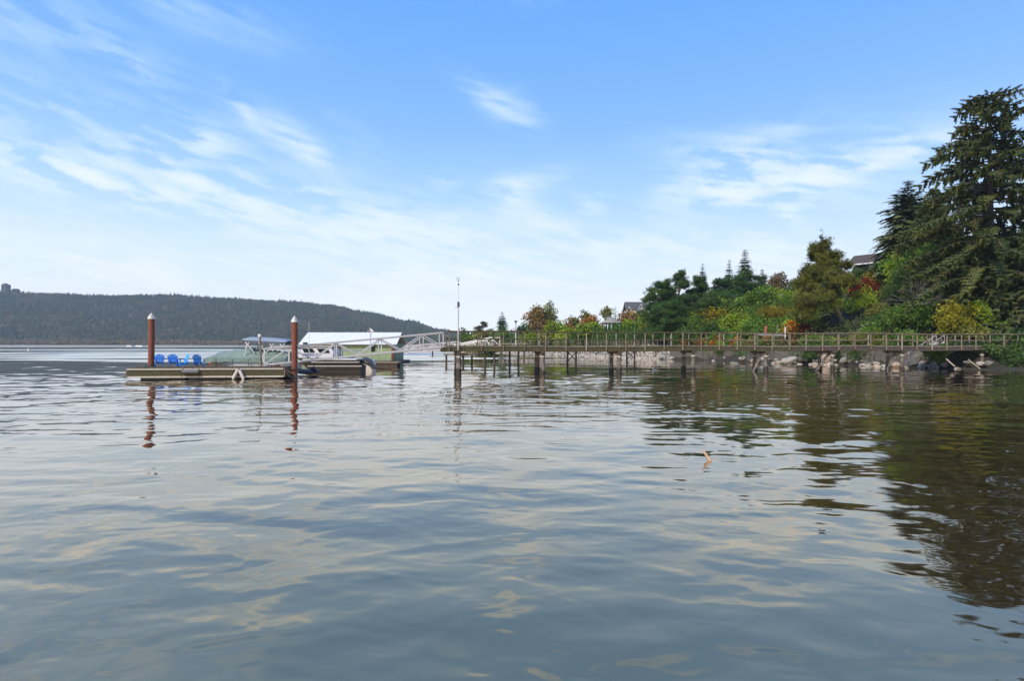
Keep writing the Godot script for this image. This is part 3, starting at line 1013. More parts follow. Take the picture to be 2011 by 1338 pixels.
	part(tw, "wall", bevel(Vector3(17, 27, 14)), M.concrete, Transform3D(Basis.IDENTITY, Vector3(0, 12.5, 0)))
	part(tw, "roof_house", bevel(Vector3(8, 3, 8)), M.concrete, Transform3D(Basis.IDENTITY, Vector3(-2, 27.4, 0)))
	for r in 5:
		part(tw, "window_band", bevel(Vector3(14, 1.6, 0.4)), M.dark_glass, Transform3D(Basis.IDENTITY, Vector3(0, 7.0 + r * 4.0, 7.1)))
	var lb := thing("hilltop_hall", "low grey domed building beside the tower block on the far hill", "building", hill.call(31.0, 0.98) + Vector3(0, -1, 0))
	part(lb, "wall", bevel(Vector3(18, 11, 12)), M.concrete, Transform3D(Basis.IDENTITY, Vector3(0, 5.5, 0)))
	var dm := SphereMesh.new()
	dm.radius = 9.0
	dm.height = 9.0
	dm.is_hemisphere = false
	part(lb, "dome", dm, M.shingle_grey, Transform3D(Basis.IDENTITY, Vector3(0, 11.2, 0)))
	for q in [[256.0, "small white lakeside house with a grey roof on the far shore"], [276.0, "low white shed beside the small lakeside house on the far shore"]]:
		var p: Vector3 = hill.call(q[0], -0.012)
		var hs := thing("lakeside_house", q[1], "house", Vector3(p.x, 0.4, p.z))
		var big: bool = q[0] < 260
		part(hs, "wall", bevel(Vector3(9 if big else 12, 3, 6)), M.trim_white, Transform3D(Basis.IDENTITY, Vector3(0, 1.5, 0)))
		var pm := PrismMesh.new()
		pm.size = Vector3(10 if big else 13, 2.0 if big else 1.2, 7)
		part(hs, "roof", pm, M.shingle_grey, Transform3D(Basis.IDENTITY, Vector3(0, 4.0 if big else 3.61, 0)))

func build_seawall() -> void:
	var a := Acc.new()
	# follows the shoreline from the boulders to beyond the dark culvert, 2.4 m behind the water's edge
	var line: Array = []
	for k in range(3, 9):
		line.append(shore[k])
	var top: Array = []
	var back: Array = []
	for k in line.size():
		var d: Vector2 = (line[mini(k + 1, line.size() - 1)] - line[maxi(k - 1, 0)]).normalized()
		var inl := Vector2(-d.y, d.x)
		if not Geometry2D.is_point_in_polygon(line[k] + inl, land): inl = -inl
		top.append(line[k] + inl * 1.7)
		back.append(line[k] + inl * 2.6)
	var o := thing("seawall", "weathered grey concrete seawall along the bank behind the boulders", "wall", Vector3(top[3].x, 0, top[3].y))
	rng.seed = 3
	for k in line.size() - 1:
		var len: float = top[k].distance_to(top[k + 1])
		var n := maxi(1, int(len / 3.2))
		for j in n:
			var f0: Vector2 = top[k].lerp(top[k + 1], j / float(n))
			var f1: Vector2 = top[k].lerp(top[k + 1], (j + 1) / float(n) - 0.012)
			var b0: Vector2 = back[k].lerp(back[k + 1], j / float(n))
			var b1: Vector2 = back[k].lerp(back[k + 1], (j + 1) / float(n) - 0.012)
			var h := 2.15 + rf(-0.06, 0.08)
			var sh := rf(-0.05, 0.05)
			var ac := Acc.new()
			var p: Array[Vector3] = []
			var org := o.position
			for q in [f0, f1, b1, b0]: p.append(Vector3(q.x, -0.4, q.y) - org)
			var u: Array[Vector3] = []
			var inw := (p[3] - p[0]).normalized()
			for q in 4: u.append(p[q] + Vector3(0, 0.4 + h, 0) + (inw * (0.22 + sh) if q < 2 else Vector3.ZERO))
			var m := (p[0] + p[2]) * 0.5 + Vector3.UP
			for q in 4:
				var q2 := (q + 1) % 4
				ac.quad(p[q], p[q2], u[q2], u[q], (p[q] + u[q2]) * 0.5 - m)
			ac.quad(u[0], u[1], u[2], u[3], Vector3.UP)
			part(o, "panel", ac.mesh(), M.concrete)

func build_pier() -> void:
	rng.seed = 5
	var org := PA
	var o := thing("timber_pier", "long weathered timber pier with railings running out from the wooded bank", "pier", org)
	var L := 84.0
	var P := func(s: float, y: float, w: float) -> Vector3: return PU * s + PN * w + Vector3(0, y + 0.03 * sin(s * 0.33) + 0.018 * sin(s * 0.9 + 1.0), 0)
	# deck boards laid across, too thin from the side to tell apart
	var dk := Acc.new()
	var s := 0.0
	while s < L:
		var e: Vector3 = P.call(s + 0.07, 2.50 + rf(-0.008, 0.008), -0.05 + rf(-0.02, 0.02))
		dk.bar(e, e + PN * 2.3, 0.14, 0.05)
		s += 0.15
	part(o, "decking", dk.mesh(), M.grey_wood).set_meta("kind", "stuff")
	# stringers in lengths, near and far side
	s = -0.35
	while s < L:
		var e := minf(s + 5.85, L)
		for w in [0.06, 1.1, 2.12]:
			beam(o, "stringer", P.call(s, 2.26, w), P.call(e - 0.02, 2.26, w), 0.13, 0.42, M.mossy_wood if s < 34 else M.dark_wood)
		s += 5.85
	# bents: two piles, a cap beam and a block under each stringer
	for px in [902, 1066, 1217, 1363, 1506, 1637, 1774, 1931, 2080]:
		var c := pier_s(px)
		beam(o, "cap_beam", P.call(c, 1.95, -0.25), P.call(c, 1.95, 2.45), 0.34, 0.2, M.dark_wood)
		for w in [0.2, 2.0]:
			var r := rf(0.17, 0.21)
			var tilt := Vector3(rf(-0.06, 0.06), 0, 0)
			var b: Vector3 = P.call(c, -2.0, w) + tilt
			var t: Vector3 = P.call(c, 1.84, w)
			var pts: Array = []
			var rad: Array = []
			for k in 9:
				pts.append(b.lerp(t, k / 8.0) + Vector3(rf(-0.025, 0.025), 0, rf(-0.025, 0.025)))
				rad.append(r * (rf(0.85, 1.12) if px > 1220 else rf(1.1, 1.3)))
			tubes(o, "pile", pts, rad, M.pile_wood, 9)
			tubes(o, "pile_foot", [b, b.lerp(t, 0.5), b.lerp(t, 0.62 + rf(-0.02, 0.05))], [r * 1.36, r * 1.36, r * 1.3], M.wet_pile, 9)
			var cap := Acc.new()
			cap.tube([t + Vector3(0, -0.32, 0), t + Vector3(0, -0.2, 0)], [r * 1.28, r * 1.25], 9)
			part(o, "pile_band", cap.mesh(), M.pale_trim)
	# single brace timbers under the landward half
	for q in [[1487, 1500], [1612, 1634], [1752, 1768]]:
		var c := pier_s(q[0])
		beam(o, "brace", P.call(c, 0.0, 0.7), P.call(pier_s(q[1]), 1.84, 0.4), 0.2, 0.22, M.pile_wood)
	# railings on both sides
	for side in [0.0, 1.0]:
		var w0: float = -0.06 if side == 0.0 else 2.26
		s = 0.10
		var k := 0
		while s < L:
			var lean := rf(-0.02, 0.02)
			var wide := rf(0.085, 0.12) if (k % 4) else rf(0.13, 0.19)
			var low := 2.12 + rf(-0.05, 0.05)
			beam(o, "rail_post", P.call(s, low, w0), P.call(s + lean, 3.80, w0), 0.09, wide, M.old_wood if s < 8 else [M.grey_wood, M.old_wood, M.pale_plank, M.grey_wood][rng.randi() % 4])
			s = 1.01 if k == 0 else s + 1.96
			k += 1
		s = 0.0
		while s < L:
			var e := minf(s + 3.93, L)
			var m: Material = M.mossy_wood if s < 22 or rng.randf() < 0.4 else M.old_wood
			beam(o, "top_rail", P.call(s, 3.86 + rf(-0.012, 0.012), w0), P.call(e - 0.015, 3.86 + rf(-0.012, 0.012), w0), 0.17, 0.09, m)
			beam(o, "middle_rail", P.call(s, 3.16 + rf(-0.03, 0.03), w0 + (0.075 if side == 0.0 else -0.075)), P.call(e - 0.015, 3.16 + rf(-0.03, 0.03), w0 + (0.075 if side == 0.0 else -0.075)), 0.05, 0.10, m)
			beam(o, "kerb_board", P.call(s, 2.565, w0 + (0.16 if side == 0.0 else -0.16)), P.call(e - 0.015, 2.565, w0 + (0.16 if side == 0.0 else -0.16)), 0.1, 0.07, M.grey_wood)
			s += 3.93
	# end railing across the head of the pier
	for y in [3.86, 3.42, 3.0]:
		beam(o, "end_rail", P.call(0.0, y, 0.06), P.call(0.0, y, 2.12), 0.05, 0.11, M.old_wood)
	beam(o, "end_beam", P.call(-0.42, 2.26, -0.1), P.call(-0.42, 2.26, 2.3), 0.12, 0.44, M.mossy_wood)
	# weather mast bolted to the pier head
	var b0 := pier(0.85, 2.2, -0.17)
	var m := thing("weather_mast", "tall thin grey mast with weather vane and cup sensor on the pier head", "mast", b0)
	var top := Y(546, 49.8) - b0.y
	var mid := Y(600, 49.8) - b0.y
	tubes(m, "pole", [Vector3.ZERO, Vector3(0.02, mid, 0)], [0.055, 0.05], M.aluminium)
	tubes(m, "upper_rod", [Vector3(0.02, mid, 0), Vector3(0.03, top - 0.1, 0)], [0.022, 0.016], M.aluminium, 6)
	part(m, "sensor_box", bevel(Vector3(0.20, 0.44, 0.2)), M.shingle_grey, Transform3D(Basis.IDENTITY, Vector3(0.03, mid + 0.1, 0.02)))
	tubes(m, "camera_arm", [Vector3(0, mid - 0.12, 0), Vector3(-0.22, mid - 0.2, 0.05)], [0.03, 0.03], M.aluminium, 6)
	tubes(m, "camera_head", [Vector3(-0.28, mid - 0.2, 0.06), Vector3(-0.16, mid - 0.17, 0.06)], [0.065, 0.05], M.white_metal, 8)
	tubes(m, "collar", [Vector3(0.03, top - 0.62, 0), Vector3(0.03, top - 0.46, 0)], [0.055, 0.055], M.black_plastic, 8)
	tubes(m, "vane", [Vector3(-0.13, top + 0.02, 0), Vector3(0.02, top - 0.05, 0), Vector3(0.12, top - 0.1, 0)], [0.045, 0.012, 0.03], M.black_plastic, 6)
	tubes(m, "cup_bar", [Vector3(-0.1, top - 0.22, 0.04), Vector3(0.14, top - 0.22, -0.04)], [0.028, 0.028], M.black_plastic, 6)

func chair_parts(o: Node3D, m: Material) -> void:
	# local: sits on y 0, faces +Z
	var st := Acc.new()
	for k in 5:
		st.box(Transform3D(Basis.from_euler(Vector3(0.16, 0, 0)), Vector3(0, 0.33 + k * 0.013 - 0.02, -0.16 + k * 0.105)), Vector3(0.54, 0.022, 0.09))
	part(o, "seat", st.mesh(), m)
	var bk := Acc.new()
	var tilt := Basis.from_euler(Vector3(-0.42, 0, 0))
	for k in 5:
		var u := k - 2
		var l := 0.80 - 0.04 * u * u
		var b := tilt * Basis.from_euler(Vector3(0, 0, -0.10 * u))
		var o3 := Vector3(u * 0.112, 0.28, -0.22)
		var rings: Array = []
		for q in [[0.0, 0.05], [l * 0.9, 0.082], [l * 0.97, 0.065], [l, 0.03]]:
			rings.append([o3 + b * Vector3(-q[1], q[0], 0.012), o3 + b * Vector3(q[1], q[0], 0.012), o3 + b * Vector3(q[1], q[0], -0.012), o3 + b * Vector3(-q[1], q[0], -0.012)])
		bk.skin(rings, func(j): return (rings[j][0] + rings[j][2]) * 0.5)
		bk.quad(rings[3][0], rings[3][1], rings[3][2], rings[3][3], Vector3.UP)
	for y in [0.12, 0.46]:
		bk.box(Transform3D(tilt, Vector3(0, 0.28, -0.22) + tilt * Vector3(0, y, -0.025)), Vector3(0.56 + y * 0.2, 0.07, 0.025))
	part(o, "backrest", bk.mesh(), m)
	for s in [-1.0, 1.0]:
		part(o, "arm", bevel(Vector3(0.13, 0.026, 0.72)), m, Transform3D(Basis.IDENTITY, Vector3(s * 0.36, 0.57, 0.02)))
		part(o, "leg", bevel(Vector3(0.03, 0.56, 0.11)), m, Transform3D(Basis.IDENTITY, Vector3(s * 0.31, 0.28, 0.30)))
		part(o, "leg", bevel(Vector3(0.03, 0.12, 0.9)), m, Transform3D(Basis.from_euler(Vector3(-0.33, 0, 0)).inverse(), Vector3(s * 0.28, 0.21, -0.08)))
		part(o, "arm_bracket", bevel(Vector3(0.03, 0.4, 0.06)), m, Transform3D(Basis.from_euler(Vector3(-0.3, 0, 0)), Vector3(s * 0.33, 0.40, -0.28)))

const DK := Vector3(-28.8, 0, -42.7)
const DT := 0.1024
func on_dock(x: float, y: float, back: float) -> Vector3:
	return DK + Basis.from_euler(Vector3(0, DT, 0)) * Vector3(x, y, -back)

func build_dock() -> void:
	rng.seed = 15
	var o := thing("floating_dock", "floating dock with mossy timber sides and pale edge strips carrying the blue chairs", "dock", DK, DT)
	var top := 0.93
	var L := 11.3
	# decking
	var dk := Acc.new()
	var s := 0.0
	while s < L:
		dk.box(Transform3D(Basis.IDENTITY, Vector3(s + 0.07, top - 0.03 + rf(-0.01, 0.01), -1.5)), Vector3(0.132, 0.05, 3.0))
		s += 0.142
	part(o, "decking", dk.mesh(), M.old_wood).set_meta("kind", "stuff")
	# front and back side boards with pale strips
	for z in [0.0, -3.0]:
		var f := 1.0 if z == 0.0 else -1.0
		var x := 0.0
		for len in [3.85, 3.75, 3.7]:
			part(o, "side_board", bevel(Vector3(len - 0.015, 0.46, 0.1)), M.mossy_wood, Transform3D(Basis.IDENTITY, Vector3(x + len * 0.5, 0.52, z + f * 0.05)))
			part(o, "top_strip", bevel(Vector3(len - 0.01, 0.10, 0.16)), M.pale_trim, Transform3D(Basis.IDENTITY, Vector3(x + len * 0.5, 0.805, z + f * 0.085)))
			part(o, "bottom_strip", bevel(Vector3(len - 0.03, 0.12, 0.08)), M.pale_trim, Transform3D(Basis.IDENTITY, Vector3(x + len * 0.5, 0.23, z + f * 0.065)))
			x += len
	for x in [-0.06, L + 0.06]:
		part(o, "end_board", bevel(Vector3(0.12, 0.66, 3.2)), M.old_wood, Transform3D(Basis.IDENTITY, Vector3(x, 0.54, -1.5)))
	for k in 3:
		part(o, "float_tank", bevel(Vector3(3.2, 0.55, 2.5)), M.black_plastic, Transform3D(Basis.IDENTITY, Vector3(2.4 + k * 3.4, 0.0, -1.4)))
	# rotten corner timbers and rope at the far right end
	for k in 4:
		beam(o, "corner_timber", Vector3(L + 0.1 + k * 0.14, 0.85 - k * 0.12, 0.1), Vector3(L + 0.35 + k * 0.05, 0.25, -0.1 - k * 0.2), 0.12, 0.14, M.dark_wood)
	part(o, "edge_timber", bevel(Vector3(L - 0.6, 0.08, 0.2)), M.dark_wood, Transform3D(Basis.IDENTITY, Vector3(L * 0.5 + 0.2, top + 0.045, -0.12)))
	# steel piles
	for q in [[298.0, 614.0, 45.2, "rust red steel pile with white cone cap rising through the dock beside the chairs"], [579.0, 620.0, 44.6, "rust red steel pile with white cone cap at the gangway end of the dock"]]:
		var d: float = q[2]
		var p := Vector3(X(q[0], d), 0, -d)
		var st := thing("steel_pile", q[3], "pile", p, 0.0, "white capped steel piles")
		var t := Y(q[1], d)
		tubes(st, "shaft", [Vector3(0, -2.5, 0), Vector3(0, t - 0.46, 0)], [0.225, 0.225], M.rust, 20)
		tubes(st, "cap", [Vector3(0, t - 0.52, 0), Vector3(0, t - 0.44, 0), Vector3(0, t - 0.36, 0), Vector3(0, t, 0)], [0.262, 0.265, 0.25, 0.012], M.white_cap, 20)
		tubes(st, "tide_band", [Vector3(0, -0.6, 0), Vector3(0, 0.34, 0)], [0.231, 0.229], M.tide, 20)
		var hoop := TorusMesh.new()
		hoop.inner_radius = 0.27
		hoop.outer_radius = 0.36
		part(st, "pile_hoop", hoop, M.black_plastic, Transform3D(Basis.IDENTITY, Vector3(0, 0.99 if q[0] < 400 else 0.75, 0)))
	# chairs
	for q in [[314.0, 0.55, "blue_paint", "dark blue slatted deck chair beside the rust red pile, turned along the dock"], [340.5, 0.62, "blue_paint", "dark blue slatted deck chair next to the light blue chair, turned along the dock"],
			[359.0, -0.75, "light_blue_paint", "light blue slatted deck chair among the dark blue ones"], [392.0, PI, "blue_paint", "dark blue slatted deck chair beside the green covered boat, its back to us"]]:
		var back := 1.55 if q[0] < 390 else 1.3
		var d := 43.6
		for it in 4: d = -on_dock((X(q[0], d) - DK.x), 0, back).z
		var ch := thing("deck_chair", q[3], "chair", Vector3(X(q[0], d), top + 0.005, -d), q[1] if q[1] > 3 else q[1] + 0.0, "blue deck chairs on the floating dock")
		chair_parts(ch, M[q[2]])
		ch.scale = Vector3(0.84, 1.0, 0.8)
	# fenders
	var g := on_dock(4.55, 0.0, -0.2)
	var fd := thing("roll_fender", "dark grey cylinder fender slung flat against the dock side", "fender", g, DT)
	tubes(fd, "body", [Vector3(-0.6, 0.62, 0.07), Vector3(-0.55, 0.62, 0.07), Vector3(0.55, 0.62, 0.07), Vector3(0.6, 0.62, 0.07)], [0.08, 0.135, 0.135, 0.08], M.fender_grey, 12)
	for x in [-0.57, 0.57]:
		tubes(fd, "rope", [Vector3(x, 0.68, 0.06), Vector3(x, 0.95, -0.05)], [0.02, 0.02], M.rope, 5)
	for q in [-1.0, 1.0]:
		var wf := thing("hanging_fender", "off white tube fender leaning against its twin on the dock side, foot %s" % ("towards the chairs" if q < 0 else "towards the gangway"), "fender", on_dock(8.05, 0, -0.2), DT, "white tube fenders")
		tubes(wf, "body", [Vector3(q * 0.05, 0.74, 0.06), Vector3(q * 0.09, 0.68, 0.07), Vector3(q * 0.36, 0.13, 0.12), Vector3(q * 0.39, 0.06, 0.12)], [0.07, 0.115, 0.125, 0.07], M.fender_white, 12)
		tubes(wf, "rope", [Vector3(q * 0.05, 0.74, 0.06), Vector3(0, 0.95, -0.05)], [0.018, 0.018], M.rope, 5)
	# timber post with a lantern
	var pd := 45.0
	var pp := Vector3(X(511, pd), top, -pd)
	var po := thing("lantern_post", "weathered timber post on the dock with a small white lantern on top", "post", pp)
	var ht := Y(654, pd) - top
	tubes(po, "post", [Vector3(0.09, 0, 0), Vector3(0, ht - 0.3, 0)], [0.10, 0.085], M.grey_wood, 8)
	tubes(po, "lantern", [Vector3(-0.02, ht - 0.34, 0), Vector3(-0.02, ht - 0.28, 0), Vector3(-0.02, ht - 0.12, 0), Vector3(-0.02, ht - 0.08, 0)], [0.08, 0.12, 0.13, 0.1], M.white_cap, 10)
	tubes(po, "lantern_cap", [Vector3(-0.03, ht - 0.075, 0), Vector3(-0.04, ht + 0.03, 0)], [0.1, 0.03], M.black_plastic, 8)
	# red can
	var rd := 44.9
	var rc := thing("red_jug", "small red plastic jug on the dock under the gangway", "jug", Vector3(X(545, rd), top, -rd), 0.3)
	var a := Acc.new()
	a.skin([[Vector3(-0.26, 0, -0.12), Vector3(0.26, 0, -0.12), Vector3(0.26, 0, 0.12), Vector3(-0.26, 0, 0.12)], [Vector3(-0.2, 0.12, -0.11), Vector3(0.24, 0.14, -0.11), Vector3(0.24, 0.14, 0.11), Vector3(-0.2, 0.12, 0.11)],
		[Vector3(-0.06, 0.25, -0.06), Vector3(0.1, 0.26, -0.06), Vector3(0.1, 0.26, 0.06), Vector3(-0.06, 0.25, 0.06)], [Vector3(0, 0.27, -0.02), Vector3(0.05, 0.27, -0.02), Vector3(0.05, 0.27, 0.02), Vector3(0, 0.27, 0.02)]], func(k): return Vector3(0, 0.09 * k, 0))
	part(rc, "body", a.mesh(), M.red_plastic)
	tubes(rc, "handle", [Vector3(0.0, 0.26, 0), Vector3(0.04, 0.33, 0), Vector3(0.12, 0.26, 0)], [0.02, 0.02, 0.02], M.red_plastic, 6)

func truss(o: Node3D, a: Vector3, b: Vector3, h: float, panels: int, m: Material, t: float) -> void:
	var up := Vector3(0, h, 0)
	beam(o, "bottom_chord", a, b, t * 1.1, t * 1.2, m)
	beam(o, "top_chord", a + up, b + up, t * 1.25, t * 1.4, m)
	for k in panels:
		var p0 := a.lerp(b, k / float(panels))
		var p1 := a.lerp(b, (k + 1) / float(panels))
		var mid := (p0 + p1) * 0.5
		beam(o, "diagonal", p0 + Vector3(0, t * 0.6, 0), mid + up - Vector3(0, t * 0.7, 0), t * 0.75, t * 0.8, m)
		beam(o, "diagonal", p1 + Vector3(0, t * 0.6, 0), mid + up - Vector3(0, t * 0.7, 0), t * 0.72, t * 0.8, m)
		beam(o, "upright", mid + Vector3(0, t * 0.6, 0), mid + up - Vector3(0, t * 0.7, 0), t * 0.7, t * 0.7, m)
	for e in [a, b]:
		beam(o, "upright", e + Vector3(0, t * 0.6, 0), e + up - Vector3(0, t * 0.7, 0), t * 0.8, t * 0.8, m)

func gangway(nm: String, label: String, a: Vector3, b: Vector3, h: float, wide: float, panels: int, m: Material, t: float, group := "") -> Node3D:
	var o := thing(nm, label, "gangway", a, 0.0, group)
	var d := b - a
	var side := Vector3(d.z, 0, -d.x).normalized() * wide
	if side.z > 0: side = -side
	truss(o, Vector3.ZERO, d, h, panels, m, t)
	truss(o, side, d + side, h, panels, m, t)
	var n := int(d.length() / 0.62)
	for k in n + 1:
		var p := d * (k / float(n)) + Vector3(0, -t * 0.7, 0)
		beam(o, "cross_member", p + side * 0.06, p + side * 0.94, t * 0.6, t * 0.6, m)
	var dk := Acc.new()
	dk.bar(side * 0.5 + Vector3(0, -t * 0.3, 0), d + side * 0.5 + Vector3(0, -t * 0.3, 0), wide * 0.86, 0.03)
	part(o, "walkway", dk.mesh(), m)
	return o

func build_gangway() -> void:
	var a := at(520, 719, 44.3)
	a.y = 1.06
	var b := Vector3(-6.05, 2.46, -50.15)
	var o := gangway("aluminium_gangway", "long grey aluminium truss gangway sloping from the floating dock up to the pier head", a, b, 1.27, 1.25, 4, M.aluminium, 0.11)
	# bent pipe handrail at the foot
	tubes(o, "foot_rail", [Vector3(0.1, 1.1, 0), Vector3(-0.12, 0.7, 0.02), Vector3(-0.05, 0.25, 0.02), Vector3(0.35, 0.08, 0.02), Vector3(0.8, 0.1, 0)], [0.04, 0.04, 0.04, 0.04, 0.04], M.white_metal, 6)
	for k in 2:
		tubes(o, "roller", [Vector3(0.1, -0.08, -0.2 - k * 0.8), Vector3(0.1, -0.08, -0.4 - k * 0.8)], [0.1, 0.1], M.black_plastic, 10)

# hull from stations: bow at -X, keel down
func hull(len: float, beam_w: float, free: float, rake: float, fine: float) -> ArrayMesh:
	var a := Acc.new()
	var rings: Array = []
	for k in 15:
		var t := k / 14.0
		var bw := beam_w * 0.5 * pow(clampf(t * fine, 0.0, 1.0), 0.6)
		var sheer := free * (1.0 + 0.22 * pow(1.0 - t, 2.0))
		var x := (t - 0.5) * len
		var xb := x + rake * pow(1.0 - t, 2.0)
		rings.append([Vector3(xb, -0.25 + 0.2 * pow(1.0 - t, 3.0), -bw * 0.72), Vector3(x, sheer, -bw - 0.02), Vector3(x, sheer, bw + 0.02), Vector3(xb, -0.25 + 0.2 * pow(1.0 - t, 3.0), bw * 0.72)])
	a.skin(rings, func(k): return Vector3((k / 14.0 - 0.5) * len, free * 0.4, 0))
	var e: Array = rings[14]
	a.quad(e[0], e[1], e[2], e[3], Vector3.RIGHT)
	return a.mesh()

func lettering(o: Node3D, nm: String, text: String, h: float, m: Material, where: Vector3, serif := true) -> void:
	var tm := TextMesh.new()
	var f := SystemFont.new()
	f.font_names = PackedStringArray(["Droid Serif" if serif else "Droid Sans"])
	f.font_weight = 700
	tm.font = f
	tm.text = text
	tm.font_size = 64
	tm.pixel_size = h / 46.0
	tm.depth = 0.012
	part(o, nm, tm, m, Transform3D(Basis.IDENTITY, where))

func build_boats() -> void:
	rng.seed = 33
	# boat under a green cover with a blue sun top
	var d := 48.0
	var o := thing("covered_boat", "white motor boat under a green canvas cover with blue sun top, moored behind the dock", "boat", Vector3(X(492, d), 0, -d))
	part(o, "hull", hull(7.3, 2.4, 1.18, 0.9, 2.6), M.boat_white)
	# registration marks are flat print on the bow
	lettering(o, "registration", "WN 4775E", 0.17, M.letter_dark, Vector3(-2.28, 0.98, 1.24), false)
	part(o, "bow_badge", bevel(Vector3(0.1, 0.34, 0.02)), M.letter_red, Transform3D(Basis.IDENTITY, Vector3(-2.82, 1.02, 1.22)))
	lettering(o, "bow_mark", "A", 0.2, M.letter_dark, Vector3(-3.0, 1.05, 1.2), false)
	# cover: stations with a ridge, shoulder and skirt
	var st := [[404, 716, 0.25, 712, 718], [408, 706, 0.7, 708, 718], [418, 699, 1.05, 703.5, 714], [434, 690.5, 1.22, 701.5, 711], [462, 687, 1.26, 702.5, 710.5], [493, 683.5, 1.28, 703.5, 711], [512, 686, 1.28, 702, 711.5], [545, 688, 1.28, 704, 712], [574, 691, 1.26, 703, 712]]
	var rings: Array = []
	for q in st:
		var x := X(q[0], d) - o.position.x
		var w: float = q[2]
		rings.append([Vector3(x, Y(q[4], d - w) , w + 0.05), Vector3(x, Y(q[3], d - w), w + 0.03), Vector3(x, lerpf(Y(q[3], d), Y(q[1], d), 0.72) + rf(-0.03, 0.03), w * 0.45), Vector3(x, Y(q[1], d), 0),
			Vector3(x, lerpf(Y(q[3], d), Y(q[1], d), 0.7), -w * 0.45), Vector3(x, Y(q[3], d), -w - 0.03), Vector3(x, Y(q[4], d), -w - 0.05)])
	var fine: Array = []
	for k in rings.size() - 1:
		for j in 5:
			var ring: Array = []
			var t := j / 5.0
			for s in 7:
				var p: Vector3 = rings[k][s].lerp(rings[k + 1][s], t)
				# slack cloth between the bows, and soft creases
				p.y -= sin(t * PI) * (0.05 if s in [2, 3, 4] else 0.02)
				p.z += rf(-0.02, 0.02)
				p.y += rf(-0.012, 0.012)
				ring.append(p)
			fine.append(ring)
	fine.append(rings[-1])
	var a := Acc.new()
	a.skin(fine, func(k): return Vector3(fine[k][3].x, 0.6, 0), false)
	var e: Array = rings[-1]
	for s in range(1, 6): a.flat(e[0], e[s], e[s + 1], Vector3.RIGHT)
	part(o, "cover", a.mesh(), M.green_canvas)
	for px in [425.0, 457.0, 489.0, 494.0]:
		var x := X(px, d - 1.3) - o.position.x
		tubes(o, "tie_rope", [Vector3(x, 1.45, 1.32), Vector3(x, 0.75, 1.27)], [0.02, 0.02], M.letter_dark, 5)
	# blue sun top: a slightly arched padded roof on crossed tubes
	var bs := [[487, 667, 3.5], [490, 664, 6.0], [500, 662, 10.0], [520, 662.5, 10.5], [545, 664, 10.5], [560, 666, 9.0], [570, 668, 6.5], [574, 669.5, 2.5]]
	var rr: Array = []
	for q in bs:
		var x := X(q[0], d) - o.position.x
		var yt := Y(q[1], d)
		var yb := Y(q[1] + q[2], d)
		var ring: Array = []
		for z in [[-1.1, 0.0], [-1.02, 0.75], [-0.5, 1.0], [0.5, 1.0], [1.02, 0.8], [1.1, 0.3], [1.04, 0.0], [0.0, 0.35]]:
			ring.append(Vector3(x, lerpf(yb, yt, z[1]), z[0]))
		rr.append(ring)
	var b := Acc.new()
	b.skin(rr, func(k): return Vector3(rr[k][0].x, (rr[k][0].y + rr[k][2].y) * 0.5, 0))
	for q in [[rr[0], Vector3.LEFT], [rr[-1], Vector3.RIGHT]]:
		for s in range(1, 7): b.flat(q[0][0], q[0][s], q[0][s + 1], q[1])
	part(o, "sun_top", b.mesh(), M.blue_canvas)
	for z in [-1.0, 1.0]:
		for q in [[493, 672, 512, 693], [501, 672, 496, 685], [496, 673, 493, 704], [518, 673, 532, 690], [541, 675, 548, 690], [548, 675, 534, 694], [560, 676, 566, 682], [570, 674, 556, 690]]:
			tubes(o, "frame_tube", [Vector3(X(q[0], d) - o.position.x, Y(q[1], d), z), Vector3(X(q[2], d) - o.position.x, Y(q[3], d), z * 1.1)], [0.035, 0.035], M.white_metal, 6)
	part(o, "pennant", bevel(Vector3(0.1, 0.34, 0.03)), M.red_flag, Transform3D(Basis.IDENTITY, Vector3(X(493.5, d) - o.position.x, Y(676, d), 0.9)))
	var sb := Acc.new()
	sb.skin([[Vector3(1.0, 2.45, -0.9), Vector3(1.0, 2.45, 0.9)], [Vector3(1.6, 2.62, -0.9), Vector3(1.6, 2.62, 0.9)], [Vector3(2.9, 2.86, -0.9), Vector3(2.9, 2.86, 0.9)], [Vector3(3.35, 2.6, -0.9), Vector3(3.35, 2.6, 0.9)]], func(k): return Vector3(2, 1, 0), false)
	part(o, "rear_shade", sb.mesh(), M.boat_white)
	# aluminium cabin boat
	d = 56.0
	var cb := thing("cabin_boat", "dark hulled cabin boat with pale cabin, slanted side windows and blue lettering", "boat", Vector3(X(648, d), 0, -d))
	var px := func(p: float) -> float: return X(p, d - 1.2) - cb.position.x
	var ym := func(p: float) -> float: return Y(p, d - 1.2)
	part(cb, "hull", hull(6.6, 2.5, 1.22, 1.4, 2.4), M.hull_grey)
	for y in [0.62, 1.0]:
		part(cb, "rub_rail", bevel(Vector3(4.6 if y > 0.8 else 5.2, 0.08, 0.08)), M.aluminium, Transform3D(Basis.IDENTITY, Vector3(0.95 if y > 0.8 else 0.9, y, 1.28)))
	part(cb, "gunwale", bevel(Vector3(5.2, 0.12, 2.62)), M.cabin_white, Transform3D(Basis.IDENTITY, Vector3(0.4, 1.26, 0)))
	var cab := Acc.new()
	var xs0 := [px.call(584.0), px.call(655.0)]
	var cr: Array = []
	for q in [[586.0, 653.0, 703.0, 1.2], [588.0, 655.0, 692.0, 1.15], [597.0, 648.0, 681.5, 1.05]]:
		var y: float = ym.call(q[2])
		cr.append([Vector3(px.call(q[0]), y, q[3]), Vector3(px.call(q[1]), y, q[3]), Vector3(px.call(q[1]), y, -q[3]), Vector3(px.call(q[0]), y, -q[3])])
	cab.skin(cr, func(k): return Vector3((xs0[0] + xs0[1]) * 0.5, cr[k][0].y, 0))
